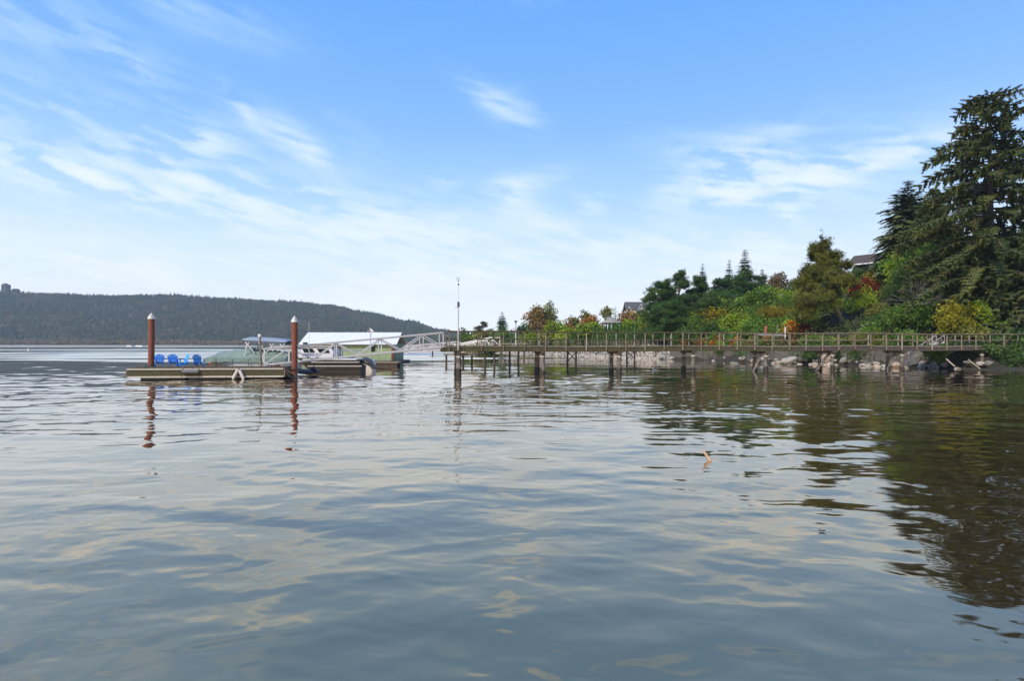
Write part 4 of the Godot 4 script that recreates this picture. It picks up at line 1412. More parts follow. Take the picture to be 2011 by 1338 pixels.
	part(cb, "cabin", cab.mesh(), M.cabin_white)
	part(cb, "cabin_roof", bevel(Vector3(3.3, 0.1, 2.4)), M.pale_trim, Transform3D(Basis.IDENTITY, Vector3(px.call(621.0), ym.call(680.3), 0)))
	# windows set in pale frames
	for w in [[593.0, 684.5, 614.0, 684.5, 619.0, 692.5, 597.5, 692.5], [622.0, 685.0, 644.0, 685.0, 648.5, 693.5, 628.0, 693.5]]:
		for lay in 2:
			var g := 0.0 if lay == 0 else -1.1
			var wa := Acc.new()
			var q: Array[Vector3] = []
			var cxy := Vector2((w[0] + w[4]) * 0.5, (w[1] + w[5]) * 0.5)
			for k in 4:
				var pp := Vector2(w[k * 2], w[k * 2 + 1])
				pp += (pp - cxy).normalized() * (-g * 1.1 - 0.2)
				q.append(Vector3(px.call(pp.x), ym.call(pp.y), 1.165 + (0.03 if lay == 0 else 0.0)))
			var r: Array = []
			for z in [0.0, -0.12]:
				var ring: Array = []
				for k in 4: ring.append(q[k] + Vector3(0, 0, z))
				r.append(ring)
			wa.skin(r, func(k): return (q[0] + q[2]) * 0.5)
			wa.quad(q[0], q[1], q[2], q[3], Vector3(0, 0, 1))
			part(cb, "window_pane" if lay == 0 else "window_frame", wa.mesh(), M.dark_glass if lay == 0 else M.boat_white)
	beam(cb, "window_bar", Vector3(px.call(605.0), ym.call(684.0), 1.21), Vector3(px.call(609.5), ym.call(693.0), 1.21), 0.04, 0.05, M.boat_white)
	lettering(cb, "lettering", "UMIKO II", 0.24, M.letter_blue, Vector3(px.call(609.5), ym.call(697.2), 1.2))
	for z in [-0.9, 0.9]:
		tubes(cb, "rear_post", [Vector3(px.call(661.0), 1.3, z), Vector3(px.call(659.0), 2.5, z)], [0.04, 0.04], M.pale_trim, 6)
	tubes(cb, "aerial", [Vector3(px.call(594.5), 2.5, -0.6), Vector3(px.call(594.0), Y(632, d), -0.6)], [0.025, 0.015], M.white_metal, 6)
	part(cb, "roof_lamp", bevel(Vector3(0.4, 0.3, 0.3)), M.black_plastic, Transform3D(Basis.IDENTITY, Vector3(px.call(595.0), ym.call(675.5), 0.5)))
	# outboard motors
	for z in [-0.35, 0.45]:
		var m := Acc.new()
		var x0: float = px.call(709.0)
		m.tube([Vector3(x0, 1.15, z), Vector3(x0 + 0.1, 1.22, z), Vector3(x0 + 0.55, 1.0, z), Vector3(x0 + 0.72, 0.86, z)], [0.1, 0.3, 0.27, 0.12], 10)
		m.tube([Vector3(x0 + 0.35, 1.0, z), Vector3(x0 + 0.85, 0.6, z), Vector3(x0 + 1.15, 0.3, z)], [0.2, 0.15, 0.07], 8)
		m.tube([Vector3(x0 + 0.75, 0.42, z), Vector3(x0 + 1.0, 0.38, z), Vector3(x0 + 1.3, 0.5, z)], [0.05, 0.1, 0.03], 8)
		part(cb, "outboard_motor", m.mesh(), M.motor_black)
		tubes(cb, "motor_bracket", [Vector3(x0 - 0.3, 0.9, z), Vector3(x0 + 0.1, 0.8, z), Vector3(x0 + 0.7, 0.6, z)], [0.08, 0.08, 0.06], M.aluminium, 6)
	# low tender in front of it, with its motor
	d = 50.5
	var tn := thing("tender", "small dark inflatable tender with a tilted motor floating under the gangway", "boat", Vector3(X(598, d), 0, -d))
	for z in [-0.55, 0.55]:
		tubes(tn, "side_tube", [Vector3(-1.0, 0.5, 0), Vector3(-0.7, 0.36, z * 0.7), Vector3(0.2, 0.28, z), Vector3(0.75, 0.28, z), Vector3(0.95, 0.28, z)], [0.16, 0.2, 0.21, 0.19, 0.06], M.fender_grey, 10)
	part(tn, "floor", bevel(Vector3(1.6, 0.08, 0.9)), M.black_plastic, Transform3D(Basis.IDENTITY, Vector3(0, 0.2, 0)))
	part(tn, "transom", bevel(Vector3(0.08, 0.4, 1.0)), M.black_plastic, Transform3D(Basis.IDENTITY, Vector3(0.7, 0.4, 0)))
	tubes(tn, "motor", [Vector3(0.8, 0.75, 0), Vector3(0.9, 0.55, 0), Vector3(1.15, 0.25, 0), Vector3(1.35, 0.1, 0)], [0.1, 0.17, 0.12, 0.06], M.motor_black, 8)
	# white runabout seen past the gangway
	d = 66.0
	var rb := thing("runabout", "small white open boat moored by the green boathouse", "boat", Vector3(X(682, d), 0, -d))
	part(rb, "hull", hull(6.2, 2.2, 0.95, 0.9, 2.2), M.boat_white)
	part(rb, "seat", bevel(Vector3(0.7, 0.5, 1.2)), M.black_plastic, Transform3D(Basis.IDENTITY, Vector3(0.4, 1.1, 0)))
	var wsd := Acc.new()
	wsd.quad(Vector3(-1.3, 1.0, -0.9), Vector3(-0.7, 1.5, -0.8), Vector3(-0.7, 1.5, 0.8), Vector3(-1.3, 1.0, 0.9), Vector3.UP)
	wsd.quad(Vector3(-1.3, 0.97, -0.9), Vector3(-0.7, 1.47, -0.8), Vector3(-0.7, 1.47, 0.8), Vector3(-1.3, 0.97, 0.9), Vector3.DOWN)
	part(rb, "windscreen", wsd.mesh(), M.dark_glass)
	part(rb, "awning", bevel(Vector3(2.2, 0.08, 1.7)), M.blue_canvas, Transform3D(Basis.IDENTITY, Vector3(0.6, 2.0, 0)))
	for x in [-0.4, 1.6]:
		for z in [-0.8, 0.8]:
			tubes(rb, "awning_pole", [Vector3(x, 0.9, z), Vector3(x, 1.97, z)], [0.03, 0.03], M.white_metal, 5)
	# green floating boathouse with a pale metal roof
	d = 86.0
	var bh := thing("boathouse", "light green floating boathouse with a pale metal roof", "boathouse", Vector3(X(685, d), 0, -d))
	var hx := func(p: float) -> float: return X(p, d) - bh.position.x
	var yr := Y(653, d + 3.0)
	var ye := Y(676, d - 0.5)
	var x0: float = hx.call(591.0)
	var x1: float = hx.call(779.0)
	for k in 12:
		var w := (x1 - x0 - 0.5) / 12.0
		part(bh, "wall_panel", bevel(Vector3(w - 0.02, ye - 0.35, 0.1)), M.green_siding, Transform3D(Basis.IDENTITY, Vector3(x0 + 0.2 + w * (k + 0.5), 0.3 + (ye - 0.35) * 0.5, 0.0)))
	part(bh, "end_wall", bevel(Vector3(0.1, ye - 0.35, 6.8)), M.green_siding, Transform3D(Basis.IDENTITY, Vector3(x1 - 0.3, 0.3 + (ye - 0.35) * 0.5, -3.45)))
	part(bh, "end_wall", bevel(Vector3(0.1, ye - 0.35, 6.8)), M.green_siding, Transform3D(Basis.IDENTITY, Vector3(x0 + 0.25, 0.3 + (ye - 0.35) * 0.5, -3.45)))
	part(bh, "back_wall", bevel(Vector3(x1 - x0 - 0.6, ye - 0.35, 0.1)), M.green_siding, Transform3D(Basis.IDENTITY, Vector3((x0 + x1) * 0.5, 0.3 + (ye - 0.35) * 0.5, -6.9)))
	part(bh, "corner_post", bevel(Vector3(0.45, ye - 0.3, 0.3)), M.brown_door, Transform3D(Basis.IDENTITY, Vector3(x1 - 0.5, (ye + 0.3) * 0.5, 0.16)))
	part(bh, "door", bevel(Vector3(0.9, 1.95, 0.08)), M.shingle_grey, Transform3D(Basis.IDENTITY, Vector3(hx.call(664.0), 1.6, 0.1)))
	part(bh, "window", bevel(Vector3(0.75, 0.9, 0.08)), M.dark_glass, Transform3D(Basis.IDENTITY, Vector3(hx.call(732.0), 2.2, 0.1)))
	part(bh, "float_base", bevel(Vector3(x1 - x0 + 1.5, 0.4, 8.6)), M.dark_wood, Transform3D(Basis.IDENTITY, Vector3((x0 + x1) * 0.5, 0.1, -3.0)))
	var seg := 13
	for k in seg:
		var ra := x0 - 0.15 + (x1 - x0 + 0.3) * k / seg
		var rb2 := x0 - 0.15 + (x1 - x0 + 0.3) * (k + 1) / seg - 0.012
		for sd in [1.0, -1.0]:
			var rs := Acc.new()
			var sk0 := lerpf(0.0, 0.25, 1.0 - k / float(seg)) * 0.0
			var pa := Vector3(ra + sk0, ye, -3.45 + sd * 3.95)
			var pb := Vector3(rb2 + sk0, ye, -3.45 + sd * 3.95)
			var pc := Vector3(rb2, yr, -3.45 + sd * 0.0)
			var pe := Vector3(ra, yr, -3.45)
			rs.quad(pa, pb, pc, pe, Vector3(0, 1, sd * 0.3))
			var dn := Vector3(0, -0.07, 0)
			rs.quad(pa + dn, pb + dn, pc + dn, pe + dn, Vector3(0, -1, 0))
			rs.quad(pa, pb, pb + dn, pa + dn, Vector3(0, 0, sd))
			rs.quad(pb, pc, pc + dn, pb + dn, Vector3(1, 0, 0))
			rs.quad(pa, pe, pe + dn, pa + dn, Vector3(-1, 0, 0))
			part(bh, "roof_sheet", rs.mesh(), M.roof_white)
	# lamp standard with two heads
	d = 82.0
	var lp := thing("dock_lamp", "grey dock lamp standard with two small heads in front of the boathouse", "lamp post", Vector3(X(728, d), 0, -d))
	var lh := Y(648, d)
	tubes(lp, "pole", [Vector3(0, 0, 0), Vector3(0, lh, 0)], [0.09, 0.07], M.aluminium, 8)
	tubes(lp, "arm", [Vector3(0, lh - 0.15, 0), Vector3(-0.4, lh - 0.1, 0.05), Vector3(-0.45, lh - 0.3, 0.05)], [0.04, 0.04, 0.06], M.aluminium, 6)
	tubes(lp, "lamp_head", [Vector3(0.05, lh, 0.1), Vector3(0.2, lh - 0.05, 0.12), Vector3(0.36, lh - 0.35, 0.14)], [0.06, 0.16, 0.2], M.white_metal, 8)
	tubes(lp, "sensor", [Vector3(0, lh, 0), Vector3(0, lh + 0.22, 0)], [0.12, 0.16], M.white_metal, 8)
	# low float the runabout and boathouse share
	d = 70.0
	var fl := thing("side_float", "low weathered timber float behind the gangway beside the cabin boat", "dock", Vector3(X(742, d), 0, -d))
	part(fl, "deck", bevel(Vector3(5.5, 0.2, 2.2)), M.old_wood, Transform3D(Basis.IDENTITY, Vector3(0, 0.5, 0)))
	part(fl, "log", bevel(Vector3(5.2, 0.55, 0.4)), M.dark_wood, Transform3D(Basis.IDENTITY, Vector3(0, 0.13, 0.8)))
	part(fl, "log", bevel(Vector3(5.2, 0.55, 0.4)), M.dark_wood, Transform3D(Basis.IDENTITY, Vector3(0, 0.13, -0.8)))

func build_neighbours() -> void:
	rng.seed = 51
	# the next pier along the shore
	var a := Vector3(X(962, 69), 0, -69)
	var b := Vector3(X(1300, 106), 0, -106)
	var o := thing("neighbour_pier", "smaller timber pier with thin pale railing posts beyond the long pier", "pier", a)
	var u := (b - a).normalized()
	var n := Vector3(u.z, 0, -u.x)
	if n.z > 0: n = -n
	var L := a.distance_to(b)
	var dk := Acc.new()
	var s := 0.0
	while s < L:
		dk.bar(u * s + Vector3(0, 2.42, 0), u * s + Vector3(0, 2.42, 0) + n * 1.8, 0.16, 0.06)
		s += 0.18
	part(o, "decking", dk.mesh(), M.grey_wood).set_meta("kind", "stuff")
	for w in [0.05, 1.75]:
		s = 0.0
		while s < L:
			var e := minf(s + 6.0, L)
			beam(o, "stringer", u * s + n * w + Vector3(0, 2.24, 0), u * (e - 0.02) + n * w + Vector3(0, 2.24, 0), 0.12, 0.28, M.dark_wood)
			beam(o, "top_rail", u * s + n * w + Vector3(0, 3.5, 0), u * (e - 0.02) + n * w + Vector3(0, 3.5, 0), 0.12, 0.07, M.grey_wood)
			beam(o, "middle_rail", u * s + n * w + Vector3(0, 3.0, 0), u * (e - 0.02) + n * w + Vector3(0, 3.0, 0), 0.05, 0.08, M.grey_wood)
			s += 6.0
		s = 0.05
		while s < L:
			beam(o, "rail_post", u * s + n * (w - 0.07) + Vector3(0, 2.15, 0), u * s + n * (w - 0.07) + Vector3(0, 3.46, 0), 0.1, 0.1, M.grey_wood)
			s += 2.0
	var kk := 0
	for tt in [0.02, 0.119, 0.40, 0.78]:
		s = tt * L
		for w in [0.15, 1.65]:
			var t = u * s + n * w
			tubes(o, "pile", [t + Vector3(rf(-0.1, 0.1), -1.5, 0), t + Vector3(0, 2.1, 0)], [0.15, 0.13], M.dark_wood, 8)
		beam(o, "cap_beam", u * s + Vector3(0, 2.0, 0), u * s + n * 1.8 + Vector3(0, 2.0, 0), 0.25, 0.2, M.dark_wood)
		if kk > 1:
			beam(o, "cross_brace", u * s + n * 0.1 + Vector3(0, 0.3, 0), u * s + n * 1.7 + Vector3(0, 1.8, 0), 0.08, 0.12, M.dark_wood)
			beam(o, "cross_brace", u * s + n * 0.1 + Vector3(0.1, 1.8, 0.1), u * s + n * 1.7 + Vector3(0.1, 0.3, 0.1), 0.08, 0.12, M.dark_wood)
		kk += 1
	# its white gangway and float
	var g0 := at(893, 690, 78)
	g0.y = 1.55
	gangway("white_gangway", "white truss gangway leading to the smaller pier", g0, a + Vector3(0, 2.45, 0) + u * 0.4, 1.15, 1.1, 3, M.white_metal, 0.11, "white gangways behind the long pier")
	var g1 := at(800, 694, 108)
	g1.y = 1.2
	gangway("white_gangway", "white truss gangway leading down to the far float beside the boathouse", g1, at(905, 684, 112), 1.3, 1.1, 3, M.white_metal, 0.13, "white gangways behind the long pier")
	var fl := thing("grey_float", "low grey float at the foot of the white gangway behind the pier head", "dock", at(905, 679, 79) * Vector3(1, 0, 1))
	part(fl, "deck", bevel(Vector3(4.6, 0.25, 2.4)), M.grey_wood, Transform3D(Basis.IDENTITY, Vector3(0, 1.4, 0)))
	for x in [-1.9, 0.4, 1.6]:
		tubes(fl, "leg", [Vector3(x, -1.0, 0.9), Vector3(x, 1.3, 0.9)], [0.14, 0.14], M.dark_wood, 8)
	# far pier of another garden
	var d := 150.0
	var fp := thing("distant_pier", "distant low timber pier on dark piles behind the white gangways", "pier", Vector3(X(940, d), 0, -d))
	part(fp, "deck", bevel(Vector3(26, 0.3, 2.4)), M.grey_wood, Transform3D(Basis.IDENTITY, Vector3(0, 2.0, 0)))
	part(fp, "rail", bevel(Vector3(26, 0.12, 0.12)), M.pale_trim, Transform3D(Basis.IDENTITY, Vector3(0, 3.1, 1.1)))
	for k in 9:
		if k % 2 == 0: tubes(fp, "pile", [Vector3(-12 + k * 3.0, -1, 0.9), Vector3(-12 + k * 3.0, 1.9, 0.9)], [0.2, 0.2], M.dark_wood, 7)
		part(fp, "rail_post", bevel(Vector3(0.12, 1.0, 0.12)), M.pale_trim, Transform3D(Basis.IDENTITY, Vector3(-12 + k * 3.0, 2.6, 1.1)))
	# lamp post on the neighbour's pier
	d = 71.5
	var lp := thing("pier_lamp", "pale grey lamp post with a flat dark head on the smaller pier", "lamp post", Vector3(X(1013, d), 2.44, -d))
	var h := Y(632, d) - 2.44
	tubes(lp, "pole", [Vector3.ZERO, Vector3(0, h, 0)], [0.10, 0.07], M.aluminium, 8)
	part(lp, "lamp_head", bevel(Vector3(0.4, 0.14, 0.3)), M.shingle_grey, Transform3D(Basis.IDENTITY, Vector3(0, h + 0.06, 0)))
	part(lp, "bracket", bevel(Vector3(0.24, 0.12, 0.2)), M.shingle_grey, Transform3D(Basis.IDENTITY, Vector3(0, h - 0.09, 0)))

func roof_pair(o: Node3D, c: Vector3, len: float, span: float, rise: float, over: float, m: Material, along_x := true) -> void:
	for sd in [1.0, -1.0]:
		var a := Acc.new()
		var q: Array[Vector3] = []
		for k in [[-1, 0], [1, 0], [1, 1], [-1, 1]]:
			var l: float = k[0] * (len * 0.5 + over)
			var s: float = sd * (span * 0.5 + over) * (1 - k[1])
			var y: float = rise * k[1] - (over * rise / (span * 0.5)) * (1 - k[1])
			q.append(c + (Vector3(l, y, s) if along_x else Vector3(s, y, l)))
		var out := Vector3(0, 1, sd * 0.5) if along_x else Vector3(sd * 0.5, 1, 0)
		a.quad(q[0], q[1], q[2], q[3], out)
		var dn := Vector3(0, -0.22, 0)
		a.quad(q[0] + dn, q[1] + dn, q[2] + dn, q[3] + dn, -out)
		var roof := part(o, "roof_slope", a.mesh(), m)
		var f := Acc.new()
		f.quad(q[0], q[1], q[1] + dn, q[0] + dn, Vector3(0, 0, sd) if along_x else Vector3(sd, 0, 0))
		for e in [[1, 2], [0, 3]]:
			f.quad(q[e[0]], q[e[1]], q[e[1]] + dn * 1.5, q[e[0]] + dn * 1.5, (q[e[0]] - c) * (Vector3(1, 0, 0) if along_x else Vector3(0, 0, 1)))
		part(roof, "fascia", f.mesh(), M.trim_white)

func gable(o: Node3D, a: Vector3, b: Vector3, top: Vector3, m: Material, out: Vector3) -> void:
	var g := Acc.new()
	g.flat(a, b, top, out)
	g.flat(a - out * 0.1, b - out * 0.1, top - out * 0.1, -out)
	part(o, "gable", g.mesh(), m)

func build_houses() -> void:
	# grey roofed house with white gables
	var d := 225.0
	var b := at(1247, 616, d)
	var o := thing("gabled_house", "grey house with dark roofs and two white trimmed gables above the hedge", "house", b)
	part(o, "wall", bevel(Vector3(12, 9, 9)), M.house_grey, Transform3D(Basis.IDENTITY, Vector3(1.5, -2.9, -5)))
	roof_pair(o, Vector3(2.5, 1.6, -5), 12, 9.4, 4.2, 0.5, M.shingle_grey, true)
	for q in [[-2.9, 3.0, 2.6, 0.9], [2.6, 4.4, 4.3, 0.6]]:
		roof_pair(o, Vector3(q[0], q[3] - 0.2, -1.4), 4.5, q[1], q[2], 0.45, M.shingle_grey, false)
		gable(o, Vector3(q[0] - q[1] * 0.5, q[3] - 0.2, 0.6), Vector3(q[0] + q[1] * 0.5, q[3] - 0.2, 0.6), Vector3(q[0], q[3] - 0.2 + q[2] * 0.95, 0.6), M.trim_white, Vector3(0, 0, 1))
		part(o, "window", bevel(Vector3(0.9, 1.0, 0.12)), M.dark_glass, Transform3D(Basis.IDENTITY, Vector3(q[0], q[3] + 0.55, 0.66)))
	part(o, "eaves_board", bevel(Vector3(12.4, 0.7, 0.5)), M.trim_white, Transform3D(Basis.IDENTITY, Vector3(1.4, 0.6, 0.2)))
	for x in [-3.6, -2.0, 0.2, 2.2, 4.4]:
		var w := part(o, "window", bevel(Vector3(1.2, 2.0, 0.1)), M.window_pane, Transform3D(Basis.IDENTITY, Vector3(x, -1.4, -0.42)))
		part(w, "frame", bevel(Vector3(1.4, 0.14, 0.14)), M.trim_white, Transform3D(Basis.IDENTITY, Vector3(0, 1.05, 0.03)))
	for x in [-4.2, -1.0, 3.3]:
		part(o, "porch_post", bevel(Vector3(0.3, 2.8, 0.3)), M.trim_white, Transform3D(Basis.IDENTITY, Vector3(x, -1.15, 0.1)))
	o.scale = Vector3.ONE * 0.85
	# brown roofed house at the top of the bank
	d = 112.0
	b = at(1725, 511, d)
	var h := thing("brown_house", "brown house with a low shingled roof and white eaves above the bank", "house", b, -0.9)
	part(h, "wall", bevel(Vector3(11, 8, 7)), M.house_brown, Transform3D(Basis.IDENTITY, Vector3(0.5, -4.15, -3.6)))
	roof_pair(h, Vector3(0.5, 0.0, -3.6), 11.0, 7.2, 1.9, 0.7, M.shingle_brown, true)
	for x in [-1.0, 2.2, 4.6]:
		var w := part(h, "window", bevel(Vector3(1.3, 1.2, 0.1)), M.window_pane, Transform3D(Basis.IDENTITY, Vector3(x, -1.1, -0.06)))
		part(w, "frame", bevel(Vector3(1.5, 0.12, 0.16)), M.trim_white, Transform3D(Basis.IDENTITY, Vector3(0, 0.65, 0.02)))
	# gazebo with a shake roof
	d = 138.0
	b = Vector3(X(1200, d), 0, -d)
	b.y = Y(668, d)
	var gz := thing("gazebo", "eight sided gazebo with a grey shake roof rising behind the clipped hedge", "gazebo", b)
	var ye := Y(635, d) - b.y
	var yt := Y(623, d) - b.y
	var r := 2.72
	for k in 8:
		var a0 := TAU * k / 8.0
		var a1 := TAU * (k + 1) / 8.0
		var course := 5
		for j in course:
			var s := Acc.new()
			var r0 := r * (1.0 - j / float(course))
			var r1 := r * (1.0 - (j + 1) / float(course)) + 0.02
			var y0 := lerpf(ye, yt, j / float(course)) + 0.05
			var y1 := lerpf(ye, yt, (j + 1) / float(course)) - 0.01
			s.quad(Vector3(cos(a0) * r0, y0, sin(a0) * r0), Vector3(cos(a1) * r0, y0, sin(a1) * r0), Vector3(cos(a1) * r1, y1, sin(a1) * r1), Vector3(cos(a0) * r1, y1, sin(a0) * r1), Vector3.UP)
			s.quad(Vector3(cos(a0) * r0, y0, sin(a0) * r0), Vector3(cos(a1) * r0, y0, sin(a1) * r0), Vector3(cos(a1) * r0, y0 - 0.07, sin(a1) * r0), Vector3(cos(a0) * r0, y0 - 0.07, sin(a0) * r0), Vector3(cos(a0), 0, sin(a0)))
			part(gz, "shake_course", s.mesh(), M.shake_grey)
		beam(gz, "post", Vector3(cos(a0) * 2.1, 0, sin(a0) * 2.1), Vector3(cos(a0) * 2.1, ye, sin(a0) * 2.1), 0.16, 0.16, M.dark_wood)
		beam(gz, "eaves_beam", Vector3(cos(a0) * 2.3, ye - 0.12, sin(a0) * 2.3), Vector3(cos(a1) * 2.3, ye - 0.12, sin(a1) * 2.3), 0.12, 0.2, M.dark_wood)

func rock_mesh(sd: int, s: Vector3) -> ArrayMesh:
	var r := RandomNumberGenerator.new()
	r.seed = sd
	# a rounded block cut by a few random planes
	var cuts: Array = []
	for k in 16: cuts.append([Vector3(r.randf_range(-1, 1), r.randf_range(-0.6, 1), r.randf_range(-1, 1)).normalized(), r.randf_range(0.5, 0.8)])
	var a := Acc.new()
	var pt := func(t: float, u: float) -> Vector3:
		var d := Vector3(cos(u) * sin(t), cos(t), sin(u) * sin(t))
		var l := 1.0
		for c in cuts:
			var q: float = d.dot(c[0])
			if q > 0.05: l = minf(l, c[1] / q)
		return d * l * s
	for i in 6:
		for j in 10:
			var p0: Vector3 = pt.call(PI * i / 6.0, TAU * j / 10.0)
			var p1: Vector3 = pt.call(PI * (i + 1) / 6.0, TAU * j / 10.0)
			var p2: Vector3 = pt.call(PI * (i + 1) / 6.0, TAU * (j + 1) / 10.0)
			var p3: Vector3 = pt.call(PI * i / 6.0, TAU * (j + 1) / 10.0)
			if i < 5: a.flat(p0, p1, p2, p0 + p1 + p2)
			if i > 0: a.flat(p0, p2, p3, p0 + p2 + p3)
	return a.mesh()

func build_shore_things() -> void:
	rng.seed = 61
	var rocks: Array = []
	for k in 6: rocks.append(rock_mesh(100 + k, Vector3(1, rf(0.6, 0.85), rf(0.7, 1.0))))
	# boulders along the foot of the seawall
	var spots: Array = []
	var px := 1400.0
	while px < 1885.0:
		if rng.randf() < 0.6: spots.append([px, rf(0.32, 0.75)])
		px += rf(11, 22)
	for k in 26: spots.append([rf(1490, 1740), rf(0.3, 0.65)])
	for k in 8: spots.append([rf(1790, 1990), rf(0.35, 0.7)])
	var shore_d := func(p: float) -> float:
		for d10 in range(500, 1600):
			var d := d10 * 0.1
			if Geometry2D.is_point_in_polygon(Vector2(X(p, d), -d), land): return d
		return 90.0
	for q in spots:
		var d: float = shore_d.call(q[0]) + rf(-0.9, 1.2)
		var sz: float = q[1] * (1.0 if q[0] > 1440 else 0.6)
		var m: Material = [M.rock, M.rock, M.rock, M.rock_dark, M.rock_tan][rng.randi() % 5]
		var lb: String = {M.rock: "rough pale grey boulder lying along the foot of the seawall", M.rock_tan: "rough tan boulder lying along the foot of the seawall", M.rock_dark: "rough dark boulder lying along the foot of the seawall"}[m]
		var y := maxf(0.0, ground_height(X(q[0], d), -d)) + sz * rf(0.0, 0.35)
		if d > shore_d.call(q[0]) + 0.5: y += 0.35
		solo("boulder", rocks[rng.randi() % 6], m, lb, "boulder", Transform3D(Basis.from_euler(Vector3(rf(-0.3, 0.3), rf(0, 6), rf(-0.3, 0.3))).scaled(Vector3(sz * rf(1.0, 1.5), sz * rf(0.75, 1.0), sz)), Vector3(X(q[0], d), y, -d)), "boulders along the seawall")
	var bd := 76.5
	solo("slab_boulder", rock_mesh(7, Vector3(1.45, 0.5, 0.8)), M.rock, "largest boulder, a long pale slab tilted up at one end", "boulder", Transform3D(Basis.from_euler(Vector3(0.1, 0.1, 0.34)), Vector3(X(1546, bd), 0.62, -bd)))
	bd = 76.0
	solo("tan_boulder", rock_mesh(9, Vector3(1.0, 0.85, 0.8)), M.rock_tan, "big rounded tan boulder behind a pair of pier piles", "boulder", Transform3D(Basis.IDENTITY, Vector3(X(1620, bd), 0.85, -bd)))
	bd = 79.0
	solo("water_rock", rock_mesh(12, Vector3(0.95, 0.36, 0.6)), M.rock, "low pale rock standing alone in the shallow water", "rock", Transform3D(Basis.IDENTITY, Vector3(X(1441, bd), 0.08, -bd)))
	# metal stair from the pier down to the boulders
	var d0 := 63.6
	var f := at(1770, 716, d0)
	var t := at(1838, 673, d0 + 2.2)
	var st := thing("metal_stair", "aluminium stair with handrails leaning from the boulders up behind the pier", "stair", f)
	var dd := t - f
	var side := Vector3(1.0, 0, -0.35).normalized() * 1.35
	for s in [Vector3.ZERO, side]:
		beam(st, "stringer", s, s + dd, 0.08, 0.26, M.white_metal)
		beam(st, "handrail", s + Vector3(0, 0.85, 0), s + dd + Vector3(0, 0.85, 0), 0.06, 0.06, M.aluminium)
		for k in 6:
			var p: Vector3 = s + dd * (k / 5.0)
			beam(st, "handrail_post", p, p + Vector3(0, 0.85, 0), 0.05, 0.05, M.aluminium)
	for k in 17:
		var p := dd * ((k + 0.5) / 17.0)
		beam(st, "tread", p + side * 0.03, p + side * 0.97, 0.24, 0.06, M.white_metal)
	# planks leaning under the landward end of the pier
	for q in [[1857, 705, 1874, 720, 0.3], [1900, 706, 1924, 725, 0.32]]:
		var p0 := at(q[0], q[1], 60.8)
		var p1 := at(q[2], q[3], 60.2)
		var pl := beam(self, uniq("leaning_plank"), p0, p1, q[4], 0.1, M.pale_plank)
		tag(pl, "pale plank leaning against a pile, the %s of the two under the pier" % ("shorter" if q[0] < 1880 else "longer"), "plank", "leaning planks")
	# posts and garden bits behind the railing
	for q in [[1526, 638, 662, 87.0, 0.14, "bent pale timber stake in the garden behind the pier", "grey_wood"], [1541, 643, 662, 86.0, 0.14, "short white stake in the garden beside the bent timber stake", "white_cap"], [1502, 640, 660, 92.0, 0.36, "square red brick post in the garden by the grey shed roof", "brick_red"], [1575, 612, 660, 90.0, 0.22, "red brown timber post beside the orange shrub", "brick_red"]]:
		var p := at(q[0], q[2], q[3])
		var ps := thing("garden_post", q[5], "post", Vector3(p.x, ground_height(p.x, p.z) - 0.1, p.z))
		var top := Y(q[1], q[3]) - ps.position.y
		beam(ps, "shaft", Vector3.ZERO, Vector3(rf(-0.05, 0.15), top, 0), q[4], q[4], M[q[6]])
		part(ps, "cap", bevel(Vector3(q[4] * 1.2, 0.06, q[4] * 1.2)), M[q[6]], Transform3D(Basis.IDENTITY, Vector3(0.08, top + 0.02, 0)))
	var sd := 90.0
	var sp := at(1520, 676, sd)
	var sh := thing("garden_shed", "low weathered garden shelter with a flat grey shingle roof behind the pier", "shed", sp)
	part(sh, "roof", bevel(Vector3(5.4, 0.2, 2.6)), M.shake_grey, Transform3D(Basis.from_euler(Vector3(0.12, 0, -0.03)), Vector3(0, 1.45, 0)))
	for x in [-2.3, 2.3]:
		part(sh, "post", bevel(Vector3(0.15, 1.8, 0.15)), M.dark_wood, Transform3D(Basis.IDENTITY, Vector3(x, 0.5, 0.8)))

func twigs(a: Acc, p: Vector3, d: Vector3, l: float, r: float, depth: int, spread: float) -> void:
	var mid := p + d * l * 0.5 + Vector3(rf(-0.06, 0.06), rf(-0.04, 0.06), rf(-0.06, 0.06)) * l
	var e := p + d * l
	a.tube([p, mid, e], [r, r * 0.8, r * 0.55], 4)
	if depth == 0: return
	for k in 3:
		var nd := (d + Vector3(rf(-1, 1), rf(-0.6, 0.8), rf(-1, 1)) * spread).normalized()
		twigs(a, p.lerp(e, rf(0.55, 1.0)), nd, l * rf(0.55, 0.8), r * 0.66, depth - 1, spread)

const GREEN := [Color(0.081, 0.162, 0.024), Color(0.123, 0.210, 0.029), Color(0.059, 0.126, 0.025)]
const DEEP := [Color(0.032, 0.078, 0.024), Color(0.052, 0.103, 0.026), Color(0.070, 0.115, 0.030)]
const LIME := [Color(0.186, 0.276, 0.018), Color(0.246, 0.310, 0.027), Color(0.128, 0.218, 0.019)]
const OLIVE := [Color(0.155, 0.168, 0.033), Color(0.202, 0.202, 0.049), Color(0.109, 0.140, 0.031)]
const GOLD := [Color(0.276, 0.205, 0.009), Color(0.212, 0.165, 0.016), Color(0.149, 0.149, 0.030)]
const YELLOW := [Color(0.352, 0.286, 0.008), Color(0.274, 0.263, 0.022), Color(0.173, 0.205, 0.030)]
const ORANGE := [Color(0.425, 0.131, 0.010), Color(0.300, 0.132, 0.020), Color(0.213, 0.142, 0.037)]
const RED := [Color(0.221, 0.018, 0.007), Color(0.150, 0.022, 0.012), Color(0.115, 0.036, 0.016)]
const PEACH := [Color(0.396, 0.199, 0.076), Color(0.308, 0.148, 0.062), Color(0.220, 0.158, 0.048)]
